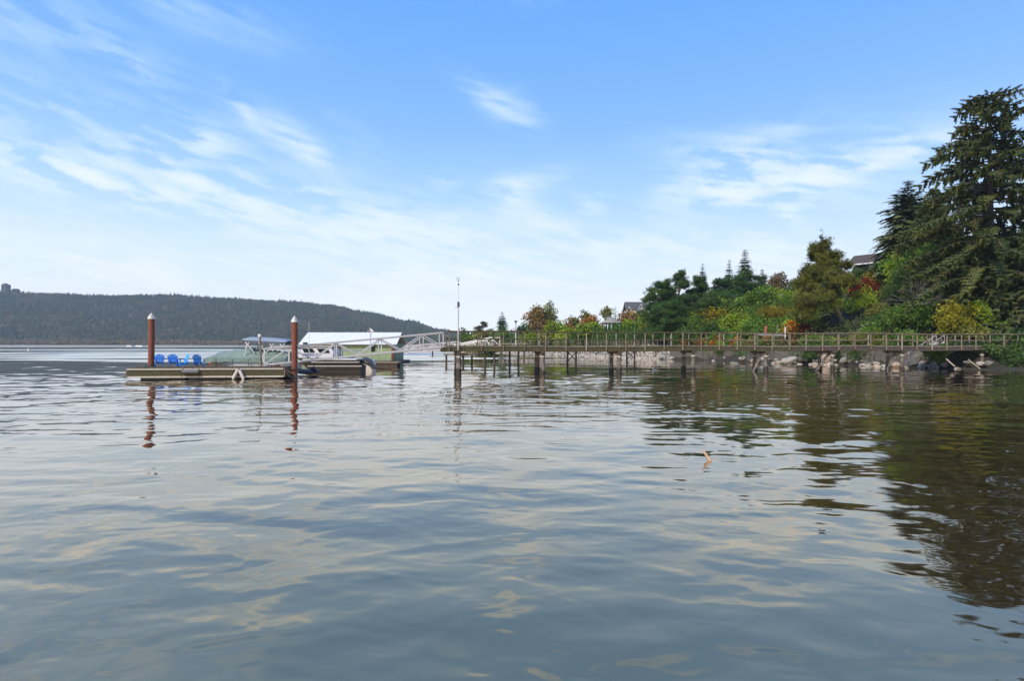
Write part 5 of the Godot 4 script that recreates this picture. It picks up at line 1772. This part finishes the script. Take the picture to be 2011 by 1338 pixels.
const PINE := [Color(0.028, 0.077, 0.023), Color(0.044, 0.099, 0.025), Color(0.066, 0.116, 0.026)]
const SPRUCE := [Color(0.046, 0.073, 0.025), Color(0.067, 0.095, 0.028), Color(0.115, 0.115, 0.029)]
const CYPRESS := [Color(0.108, 0.121, 0.019), Color(0.149, 0.155, 0.028), Color(0.084, 0.101, 0.021)]
const BROWN := [Color(0.154, 0.105, 0.055), Color(0.198, 0.136, 0.062), Color(0.121, 0.109, 0.041)]

func build_plants() -> void:
	rng.seed = 201
	var W := {"shrub": false}
	# --- far gardens
	broadleaf("round_tree", "dark round garden tree next to the tip of the far hill", "tree", 913, 641, 24, 232, DEEP, {"shrub": false, "clear": 0.1})
	pine("brown_pine", "small open brownish pine beyond the pier head", 948, 631, 30, 226, [Color(0.07, 0.08, 0.035), Color(0.10, 0.09, 0.045)], {"pads": 16, "size": 0.85, "clear": 0.1})
	fir("small_fir", "small neat fir standing alone against the sky beyond the pier", 986, 611, 33, 218, DEEP, {"levels": 28, "step": 1.2, "gaps": 0.05, "long": 2.4, "whorl": 8, "power": 0.75, "short": 1.3, "droop": 0.35})
	for q in [[930, 646, 22, 230, GREEN, "low green garden shrub between the round tree and the brown pine"], [966, 648, 24, 222, OLIVE, "low olive shrub between the brown pine and the small fir"], [1004, 645, 26, 214, DEEP, "dark low shrub behind the pier lamp"], [1037, 634, 18, 196, DEEP, "dark narrow shrub under the orange tree"],
			[1056, 641, 30, 186, BROWN, "tan round shrub under the orange and green trees"], [1024, 630, 20, 192, DEEP, "dark pointed bush beside the pier lamp"], [945, 652, 46, 190, OLIVE, "low hedge beside the distant pier"], [990, 653, 50, 182, GREEN, "low green hedge behind the white gangway"], [918, 654, 44, 200, GREEN, "low green hedge below the dark round tree"], [968, 657, 40, 172, DEEP, "dark low hedge below the brown pine"], [1015, 656, 40, 170, DEEP, "dark low hedge behind the lamp on the smaller pier"], [1075, 650, 44, 158, OLIVE, "olive hedge below the orange and green trees"], [1130, 648, 50, 146, GREEN, "green hedge between the pebbles and the round bush"], [1040, 650, 56, 168, LIME, "lime green hedge below the tan shrub"]]:
		broadleaf("garden_shrub", q[5], "shrub", q[0], q[1], q[2], q[3], q[4])
	broadleaf("orange_tree", "tall narrow tree in orange autumn leaf against the sky", "tree", 1053, 594, 38, 200, [Color(0.26, 0.14, 0.03), Color(0.22, 0.15, 0.035), Color(0.13, 0.13, 0.035), Color(0.30, 0.12, 0.03)], {"shrub": false, "clear": 0.08, "lobes": 12, "dense": 1.5})
	broadleaf("green_tree", "tall narrow green tree touching the orange one", "tree", 1074, 593, 36, 203, OLIVE, {"shrub": false, "clear": 0.1, "lobes": 12, "dense": 1.2})
	broadleaf("bright_bush", "bright green pointed bush in front of the tall garden trees", "shrub", 1084, 626, 28, 158, LIME)
	for q in [[1106, 632, 44, 160, LIME, "lime tan garden bush beside the bright green bush"], [1118, 628, 44, 188, ORANGE, "rust coloured bank of shrubs behind the round green bush"], [1142, 626, 48, 150, LIME, "large round lime green bush before the gazebo"], [1162, 616, 52, 188, ORANGE, "long rust orange hedge on the skyline behind the gazebo"],
			[1170, 629, 40, 152, LIME, "lime bush touching the gazebo eaves"], [1236, 611, 46, 172, PEACH, "peach coloured autumn shrub below the gabled house"], [1257, 622, 44, 148, LIME, "lime green shrub below the peach coloured one"], [1258, 606, 44, 200, OLIVE, "olive shrub at the corner of the gabled house"], [1230, 628, 34, 150, LIME, "yellow green shrub beside the gazebo roof"], [1276, 640, 40, 128, OLIVE, "low olive shrub at the end of the clipped hedge"], [1110, 648, 60, 148, LIME, "low lime green planting behind the pebble beach"]]:
		broadleaf("garden_shrub", q[5], "shrub", q[0], q[1], q[2], q[3], q[4])
	for q in [[1150, 609, 20, 196, "thin spreading tree on the skyline over the rust hedge"], [1128, 621, 16, 192, "small thin tree on the skyline by the rust shrubs"], [1190, 603, 18, 198, "thin flat topped tree on the skyline behind the gazebo"]]:
		broadleaf("thin_tree", q[4], "tree", q[0], q[1], q[2], q[3], OLIVE, {"shrub": false, "clear": 0.55, "dense": 0.45, "flat": 0.6})
	fir("dark_fir", "dark pointed evergreen on the skyline above the gazebo", 1208, 601, 24, 194, GREEN, {"levels": 14, "step": 1.0, "long": 2.0})
	# clipped hedge of columnar evergreens
	for k in 17:
		var px := 1166.0 + k * 7.6
		var d := 139.0 - k * 0.9
		var x := X(px, d)
		var g := ground_height(x, -d)
		var top := Y(637.0 + rf(-4, 5) + (6 if k < 3 else 0), d)
		var o := thing("hedge_conifer", "columnar bright green evergreen in the close row below the gazebo", "tree", Vector3(x, g - 0.1, -d), 0.0, "clipped evergreen hedge row")
		var h := top - g
		var tk := Acc.new()
		tk.tube([Vector3.ZERO, Vector3(0, h * 0.8, 0)], [0.09, 0.03], 6)
		part(o, "trunk", tk.mesh(), M.bark)
		var list: Array = []
		for j in 90:
			var t := rng.randf()
			var r := 0.47 * pow(1.0 - t, 0.75) * rf(0.75, 1.05)
			var an := rf(0, TAU)
			list.append([Transform3D(Basis.from_euler(Vector3(0, rf(0, 6), 0)).scaled(Vector3.ONE * rf(0.32, 0.5)), Vector3(cos(an) * r, t * h * 0.95, sin(an) * r)), tone([Color(0.055, 0.13, 0.025), Color(0.08, 0.165, 0.03), Color(0.04, 0.095, 0.02)])])
		foliage(o, "crown", "upright", M.needle, list)
	# --- the stand of pines
	var pg := "dark pines above the seawall"
	for q in [[1292, 549, 74, 120, 0.28, "dark spreading pine beside the gabled house, at the end of the pine stand"], [1332, 533, 74, 121, 0.25, "tallest dark pine of the stand with a tufted flat top"], [1376, 541, 76, 124, 0.2, "dark pine in the middle of the stand"], [1424, 545, 70, 128, 0.2, "dark pine beside the skyline firs"], [1470, 534, 76, 132, 0.25, "blackish pine with a shadowed hollow beneath it"], [1312, 592, 84, 114, 0.3, "low spreading pine with a bare grey trunk at the front of the stand"], [1360, 578, 80, 116, 0.15, "low dark pine filling the front of the stand"], [1405, 585, 70, 117, 0.1, "low dark pine over the fern bank"]]:
		pine("pine_tree", q[5], q[0], q[1], q[2], q[3], PINE, {"clear": q[4] * 0.7, "pads": 26, "size": 0.7, "group": pg})
	for q in [[1380, 515, 24, 165, "slim fir tip on the skyline above the pine stand"], [1432, 508, 26, 168, "slim fir with level tiers beside the broad fir on the skyline"], [1463, 487, 56, 152, "broad grey green fir standing tallest on the skyline over the pines"], [1497, 527, 26, 150, "small dark fir tip next to the broad skyline fir"]]:
		fir("skyline_fir", q[4], q[0], q[1], q[2], q[3], DEEP, {"levels": 34, "gaps": 0.04, "long": 1.9, "step": 0.9, "whorl": 9, "power": 0.75, "short": 1.15, "droop": 0.4})
	broadleaf("brown_tree", "brownish half bare tree on the skyline beside the pines", "tree", 1527, 535, 46, 146, BROWN, {"shrub": false, "dense": 0.8})
	broadleaf("skyline_tree", "grey green tree on the skyline beside the leaning cypress", "tree", 1560, 548, 34, 150, DEEP, {"shrub": false})
	# --- shrubs on the bank
	for q in [[1395, 634, 54, 108, DEEP, "broad"], [1430, 622, 66, 106, DEEP, "broad"], [1462, 628, 60, 101, LIME, "fine"], [1466, 586, 66, 112, OLIVE, "fine"], [1420, 650, 60, 102, GREEN, "broad"], [1502, 560, 54, 122, GREEN, "broad"], [1550, 568, 96, 114, LIME, "broad"], [1516, 590, 66, 101, GOLD, "fine"], [1555, 612, 50, 104, DEEP, "broad"], [1345, 640, 60, 108, DEEP, "broad"],
			[1554, 624, 28, 89, ORANGE, "broad"], [1580, 634, 30, 88, RED, "broad"], [1600, 640, 40, 90, GREEN, "broad"], [1693, 520, 66, 104, DEEP, "fine"], [1735, 516, 60, 104, GREEN, "broad"], [1730, 517, 70, 98, GOLD, "broad"], [1692, 546, 56, 94, RED, "broad"], [1690, 566, 70, 88, LIME, "fine"], [1690, 606, 70, 93, GREEN, "broad"], [1730, 590, 60, 86, OLIVE, "fine"], [1760, 486, 44, 90, LIME, "broad"],
			[1800, 478, 100, 88, GREEN, "broad"], [1775, 520, 90, 86, DEEP, "fine"], [1840, 520, 110, 82, DEEP, "broad"], [1765, 600, 96, 76, GREEN, "broad"], [1810, 584, 80, 75, GREEN, "broad"], [1715, 630, 70, 77, GREEN, "broad"], [1700, 646, 60, 76, OLIVE, "fine"], [1700, 650, 50, 80, OLIVE, "fine"], [1775, 648, 70, 70, GREEN, "broad"], [1868, 592, 74, 69, YELLOW, "broad"], [1920, 584, 56, 69, LIME, "broad"], [1900, 636, 80, 68, OLIVE, "broad"],
			[1985, 600, 110, 71, DEEP, "fine"], [1950, 640, 90, 69.5, GREEN, "broad"], [2050, 560, 130, 72, GREEN, "fine"], [1845, 600, 60, 74, DEEP, "fine"], [1620, 655, 50, 80, GREEN, "broad"], [2010, 645, 90, 69.5, DEEP, "broad"]]:
		var cn := "green"
		for e in [[DEEP, "dark green"], [LIME, "lime green"], [OLIVE, "olive"], [GOLD, "golden"], [ORANGE, "orange"], [RED, "deep red"], [YELLOW, "yellow"]]:
			if e[0] == q[4]: cn = e[1]
		var spot := "between the pines and the leaning cypress" if q[0] < 1605 else ("between the leaning cypress and the bare grey shrub" if q[0] < 1745 else ("below the drooping spruce" if q[0] > 1855 else "between the bare grey shrub and the drooping spruce"))
		broadleaf("bank_shrub", "%s %s shrub %s" % [cn, "fine leaved" if q[5] == "fine" else "broad leaved", spot], "shrub", q[0], q[1], q[2], q[3], q[4], {"leaf": q[5], "group": "%s %s shrubs %s" % [cn, q[5], spot], "lobes": 9})
	for q in [[1752, 496, 70, 95, GREEN, "leafy green tree at the corner of the brown house"], [1806, 438, 84, 91, DEEP, "dark leafy tree rising between the slender fir and the drooping conifer"], [1868, 440, 110, 82, GREEN, "tall leafy green tree half hidden by the giant spruce"], [1822, 520, 100, 84, GREEN, "broad leafy green tree above the large bare shrub"]]:
		broadleaf("bank_tree", q[5], "tree", q[0], q[1], q[2], q[3], q[4], {"shrub": false, "clear": 0.12, "lobes": 12})
	# the rest of the canopy that climbs the bank
	rng.seed = 222
	var line := [[1255, 612], [1300, 570], [1480, 556], [1560, 575], [1640, 560], [1700, 540], [1760, 510], [1830, 480], [1900, 470], [2060, 470]]
	for k in 74:
		var px := 1262.0 + k * 10.6 + rf(-5, 5)
		var i := 0
		while i < line.size() - 2 and line[i + 1][0] < px: i += 1
		var sky_y := lerpf(line[i][1], line[i + 1][1], clampf((px - line[i][0]) / float(line[i + 1][0] - line[i][0]), 0, 1))
		var dd := 0.0
		for d10 in range(540, 1400):
			dd = d10 * 0.1
			if Geometry2D.is_point_in_polygon(Vector2(X(px, dd), -dd), land): break
		var u: float = [0.25, 0.7, 0.45, 0.95][k % 4]
		dd += 5.5 + u * 24.0
		if (px > 1612 and px < 1690 or px > 1735 and px < 1835) and u < 0.5: continue
		var pal: Array = [GREEN, GREEN, OLIVE, LIME, DEEP, GREEN, LIME, GOLD][rng.randi() % 8]
		var cn := "mid green"
		for e in [[LIME, "lime green"], [OLIVE, "olive"], [DEEP, "dark green"], [GOLD, "golden"]]:
			if e[0] == pal: cn = e[1]
		var spot := "under the pine stand" if px < 1480 else ("around the leaning cypress" if px < 1700 else "below the tall conifers")
		broadleaf("bank_thicket", "%s leafy thicket filling the slope %s" % [cn, spot], "thicket", px, lerpf(646.0, sky_y, u) + rf(-6, 10), rf(46, 84), dd, pal, {"leaf": "fine" if k % 3 == 0 else "broad", "group": "%s thickets %s" % [cn, spot], "lobes": 10, "dense": 0.8})
	# low flowering edge right behind the seawall
	rng.seed = 230
	for k in 34:
		var px := 1345.0 + k * 12.6
		var d := 0.0
		for d10 in range(560, 1400):
			d = d10 * 0.1
			if Geometry2D.is_point_in_polygon(Vector2(X(px, d), -d), land): break
		d += 4.2 + rf(0, 1.5)
		var pal: Array = [OLIVE, GREEN, PEACH, LIME, ORANGE, GREEN, BROWN][rng.randi() % 7]
		var cn := "green"
		for e in [[LIME, "lime"], [OLIVE, "olive"], [ORANGE, "rusty"], [PEACH, "pink flowered"], [BROWN, "brown"]]:
			if e[0] == pal: cn = e[1]
		broadleaf("edge_shrub", "low %s shrub in the border seen through the pier railing" % cn, "shrub", px, 661 + rf(-3, 8), rf(26, 40), d, pal, {"size": 0.36, "group": "%s shrubs in the border" % cn, "lobes": 6})
	# --- leaning cypress
	rng.seed = 240
	var d := 86.0
	var base := at(1664, 648, d)
	base.y = ground_height(base.x, base.z) - 0.1
	var o := thing("leaning_cypress", "leaning yellow green cypress with a curved bare trunk at the foot", "tree", base)
	var rel := func(px: float, py: float) -> Vector3: return Vector3(X(px, d) - base.x, Y(py, d) - base.y, 0)
	var a := Acc.new()
	a.tube([Vector3.ZERO, rel.call(1655, 632), rel.call(1641, 605), rel.call(1634, 570), rel.call(1626, 520), rel.call(1614, 460)], [0.42, 0.34, 0.28, 0.23, 0.15, 0.03], 9)
	for k in 14:
		var t := rf(0.25, 0.9)
		var p: Vector3 = rel.call(lerpf(1640, 1616, t), lerpf(600, 470, t))
		a.tube([p, p + Vector3(rf(-2.6, 2.6) * (1.1 - t), rf(0.2, 1.0), rf(-2, 2))], [0.08, 0.02], 5)
	part(o, "trunk", a.mesh(), M.mossy_bark)
	var list: Array = []
	for q in [[1612, 505, 24, 26], [1632, 512, 24, 24], [1588, 540, 34, 24], [1624, 536, 44, 32], [1652, 544, 32, 26], [1600, 568, 46, 32], [1638, 566, 36, 28], [1578, 592, 32, 26], [1606, 596, 38, 26], [1590, 618, 34, 22], [1570, 550, 18, 14], [1676, 552, 16, 14], [1660, 526, 18, 14], [1622, 485, 16, 20], [1604, 488, 14, 18]]:
		list.append_array(lobed(rel.call(q[0], q[1]) + Vector3(0, 0, rf(-0.8, 0.8)), Vector3(q[2], q[3], q[2]) / F * d, 0.55, CYPRESS, 1.7, 6, 1.0, false, 0.3))
	foliage(o, "crown", "needle", M.needle, list)
	# ragged leaders above the round crown
	list = []
	for q in [[1614, 448, 505, 18], [1603, 470, 510, 14], [1628, 472, 515, 16], [1640, 490, 525, 15], [1588, 512, 535, 14], [1574, 530, 550, 12], [1664, 508, 530, 12], [1596, 488, 515, 12]]:
		for k in 46:
			var u := rng.randf()
			var c: Vector3 = rel.call(q[0] + rf(-1, 1), lerpf(q[1], q[2], u))
			var an := rf(0, TAU)
			var dr := Vector3(cos(an), rf(0.1, 0.9), sin(an)).normalized()
			var zz := dr.cross(Vector3.UP).normalized()
			list.append([Transform3D(Basis(dr, zz.cross(dr), zz).scaled(Vector3.ONE * (0.25 + q[3] / F * d * u * rf(0.6, 1.2))), c), tone(CYPRESS)])
	foliage(o, "leaders", "spray", M.needle, list)
	var dw := Acc.new()
	for q in [[1652, 630, 1628, 655], [1655, 635, 1636, 660], [1645, 618, 1620, 640], [1658, 640, 1645, 660]]:
		twigs(dw, rel.call(q[0], q[1]), (rel.call(q[2], q[3]) - rel.call(q[0], q[1])).normalized(), 1.7, 0.045, 1, 0.25)
	part(o, "dead_branch", dw.mesh(), M.dead_wood)
	# --- bare grey shrubs
	for q in [[1785, 578, 100, 75.0, 4.6, "large bare grey twiggy shrub amid the green bank"], [1745, 640, 70, 76.5, 2.4, "small bare brown twiggy shrub beside the leaning cypress"], [1985, 628, 70, 68.0, 2.2, "bare pale twiggy shrub below the drooping spruce"]]:
		var dd: float = q[3]
		var p := at(q[0], q[1] + 22, dd)
		var bo := thing("bare_shrub", q[5], "shrub", Vector3(p.x, ground_height(p.x, p.z) - 0.2, p.z))
		var up := p.y - bo.position.y
		var bb := Acc.new()
		bb.tube([Vector3.ZERO, Vector3(0.2, maxf(up, 0.4), 0.5)], [0.12, 0.08], 6)
		for k in 9:
			twigs(bb, Vector3(0.2, maxf(up, 0.4), 0.5), Vector3(rf(-1, 1), rf(0.0, 0.8), rf(0.1, 0.9)).normalized(), q[4] * 0.4, 0.055, 3, 0.55)
		part(bo, "branches", bb.mesh(), M.dead_wood)
	var fb := at(1700, 640, 79)
	var fa := Acc.new()
	fa.tube([Vector3(-1.2, -0.9, 0), Vector3(-0.3, 0.0, 0), Vector3(0.7, 0.45, 0), Vector3(1.7, 0.5, 0)], [0.09, 0.08, 0.06, 0.02], 6)
	twigs(fa, Vector3(0.7, 0.45, 0), Vector3(1, 0.2, 0.2).normalized(), 1.2, 0.035, 2, 0.4)
	solo("fallen_branch", fa.mesh(), M.dead_wood, "pale fallen branch arching out beside the leaning cypress trunk", "branch", Transform3D(Basis.IDENTITY, fb))
	# --- conifers at the right
	rng.seed = 260
	fir("tall_fir", "slender tall fir beside the brown house", 1783, 351, 140, 96, [Color(0.05, 0.08, 0.03), Color(0.075, 0.105, 0.035), Color(0.10, 0.115, 0.04)], {"levels": 46, "whorl": 9, "gaps": 0.05, "long": 1.7, "step": 0.75, "droop": 0.2})
	fir("dark_spruce", "dark drooping conifer between the slender fir and the giant spruce", 1834, 364, 150, 86, SPRUCE, {"leaf": "weep", "levels": 36, "gaps": 0.12, "droop": 0.0, "sag": 0.4, "hang": 0.8, "step": 0.8, "long": 1.0})
	fir("giant_spruce", "giant drooping spruce towering over the bank with sky showing through its tiers", 1946, 176, 345, 74, SPRUCE, {"leaf": "weep", "levels": 44, "whorl": 8, "gaps": 0.4, "droop": -0.12, "sag": 0.34, "hang": 1.15, "power": 0.5, "step": 0.75, "long": 1.1, "clear": 0.1, "inner": 0.2})
	fir("edge_spruce", "green drooping conifer at the foot of the giant spruce", 2040, 430, 260, 69, [Color(0.045, 0.075, 0.026), Color(0.06, 0.085, 0.03), Color(0.08, 0.085, 0.03)], {"leaf": "weep", "levels": 30, "gaps": 0.1, "droop": 0.0, "sag": 0.4, "hang": 1.0, "long": 1.2, "step": 0.9})
	fir("low_spruce", "short dark conifer filling the bank under the giant spruce", 1925, 470, 190, 72, SPRUCE, {"leaf": "weep", "levels": 26, "gaps": 0.08, "droop": 0.0, "sag": 0.4, "hang": 1.0, "long": 1.2, "step": 0.9})
	# --- ground cover on the bank
	rng.seed = 280
	var gc: Array = []
	for k in 9000:
		var q := Vector2(rf(-10, 115), rf(-190, -52))
		if not Geometry2D.is_point_in_polygon(q, land): continue
		var h := ground_height(q.x, q.y)
		if h < 1.9: continue
		gc.append([Transform3D(tumble(rf(0.5, 0.9)), Vector3(q.x, h + rf(0.1, 0.6), q.y)), tone([Color(0.05, 0.085, 0.025), Color(0.08, 0.11, 0.03), Color(0.10, 0.10, 0.04), Color(0.04, 0.06, 0.02)])])
	# ivy hanging over the wall and the dark bank under the pier's landward end
	for k in 2200:
		var px := rf(1835, 2160)
		var dd := rf(54, 66)
		var h := ground_height(X(px, dd), -dd)
		if h < 0.3: continue
		gc.append([Transform3D(tumble(rf(0.35, 0.6)), Vector3(X(px, dd), h + rf(0.0, 0.4), -dd)), tone([Color(0.05, 0.10, 0.025), Color(0.03, 0.06, 0.02), Color(0.07, 0.12, 0.03)])])
	for q in [[1600, 76.3, 60], [1858, 62.5, 70], [1420, 97, 40], [1660, 74.5, 30], [1700, 72, 30], [1480, 84, 30]]:
		for k in q[2]:
			var px: float = q[0] + (rf(-1, 1) + rf(-1, 1)) * 18.0
			gc.append([Transform3D(tumble(rf(0.3, 0.5)), Vector3(X(px, q[1]), 2.3 - pow(rng.randf(), 2.0) * 1.4, -q[1] - rf(1.0, 2.6))), tone([Color(0.06, 0.13, 0.025), Color(0.04, 0.08, 0.02)])])
	scatter("ground_cover", "broad", M.leaf, gc, "ivy and low green undergrowth covering the bank", "undergrowth")

func build_floating_things() -> void:
	rng.seed = 301
	# gull
	var d := EYE * F / (729.0 - HOR)
	var g := thing("gull", "small white gull sitting on the water behind the pier", "bird", Vector3(X(1285, d), 0, -d))
	var b := Acc.new()
	b.tube([Vector3(0.36, 0.16, 0), Vector3(0.24, 0.15, 0), Vector3(0.05, 0.10, 0), Vector3(-0.12, 0.12, 0), Vector3(-0.2, 0.24, 0), Vector3(-0.235, 0.33, 0), Vector3(-0.28, 0.35, 0), Vector3(-0.315, 0.345, 0)], [0.012, 0.06, 0.12, 0.105, 0.06, 0.06, 0.05, 0.02], 10)
	part(g, "body", b.mesh(), M.gull_white)
	g.scale = Vector3.ONE * 0.85
	tubes(g, "beak", [Vector3(-0.31, 0.345, 0), Vector3(-0.38, 0.33, 0)], [0.018, 0.005], M.gull_beak, 6)
	for z in [-0.1, 0.1]:
		tubes(g, "wing", [Vector3(-0.08, 0.17, z), Vector3(0.1, 0.17, z * 0.9), Vector3(0.3, 0.19, z * 0.4), Vector3(0.4, 0.2, z * 0.25)], [0.02, 0.05, 0.03, 0.005], M.pale_trim, 6)
	# channel buoy
	d = 330.0
	var bu := thing("marker_buoy", "white cone buoy with a dark top mark far out on the lake", "buoy", Vector3(X(58, d), 0, -d))
	tubes(bu, "float", [Vector3(0, -0.3, 0), Vector3(0, 0.35, 0), Vector3(0, 0.5, 0), Vector3(0, 1.1, 0)], [0.8, 0.85, 0.55, 0.2], M.white_cap, 12)
	tubes(bu, "top_mark", [Vector3(0, 1.1, 0), Vector3(0, 1.7, 0)], [0.14, 0.14], M.shingle_grey, 8)
	# driftwood stub
	d = EYE * F / (903.0 - HOR)
	var dw := thing("driftwood", "pale orange driftwood stub poking up from the water", "driftwood", Vector3(X(1389, d), 0, -d))
	dw.scale = Vector3.ONE * 0.85
	tubes(dw, "stem", [Vector3(0.05, -0.06, 0.06), Vector3(0.03, 0.02, 0.02), Vector3(-0.02, 0.11, -0.05), Vector3(-0.06, 0.2, -0.12), Vector3(-0.085, 0.24, -0.14)], [0.035, 0.042, 0.036, 0.03, 0.015], M.driftwood, 9)
	tubes(dw, "fork", [Vector3(0.0, 0.1, -0.03), Vector3(0.06, 0.03, 0.02), Vector3(0.095, -0.05, 0.04)], [0.02, 0.028, 0.02], M.driftwood, 7)
	tubes(dw, "stub", [Vector3(-0.05, 0.18, -0.1), Vector3(-0.1, 0.185, -0.09)], [0.015, 0.006], M.driftwood, 6)
	# dark weed and bark floating, and one long strip painting in a wave reflection
	for q in [[308, 931, 9, "small dark bark chip floating alone on the calm water"], [583, 884, 8, "small dark weed scrap floating below the dock pile reflection"], [1478, 929, 34, "long dark strip put in for a wave reflection beyond the driftwood"], [1387, 921, 14, "short dark strip of floating weed by the driftwood stub"], [1622, 999, 20, "ragged patch of dark floating weed in open water"], [1612, 1044, 13, "small ragged weed scrap floating near the tree reflection"]]:
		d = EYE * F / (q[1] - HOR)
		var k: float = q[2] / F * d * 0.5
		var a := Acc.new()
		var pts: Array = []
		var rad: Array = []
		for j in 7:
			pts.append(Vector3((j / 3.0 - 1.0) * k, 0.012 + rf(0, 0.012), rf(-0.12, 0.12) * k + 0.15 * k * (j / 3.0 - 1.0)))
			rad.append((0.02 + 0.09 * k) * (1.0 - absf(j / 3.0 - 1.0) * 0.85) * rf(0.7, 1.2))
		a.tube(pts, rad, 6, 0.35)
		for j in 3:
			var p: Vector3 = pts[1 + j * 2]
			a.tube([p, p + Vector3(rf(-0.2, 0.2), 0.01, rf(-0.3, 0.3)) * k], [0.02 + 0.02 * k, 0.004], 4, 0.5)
		solo("weed_and_reflection", a.mesh(), M.kelp_and_reflection, q[3], "weed", Transform3D(Basis.IDENTITY, Vector3(X(q[0], d), 0.0, -d)))
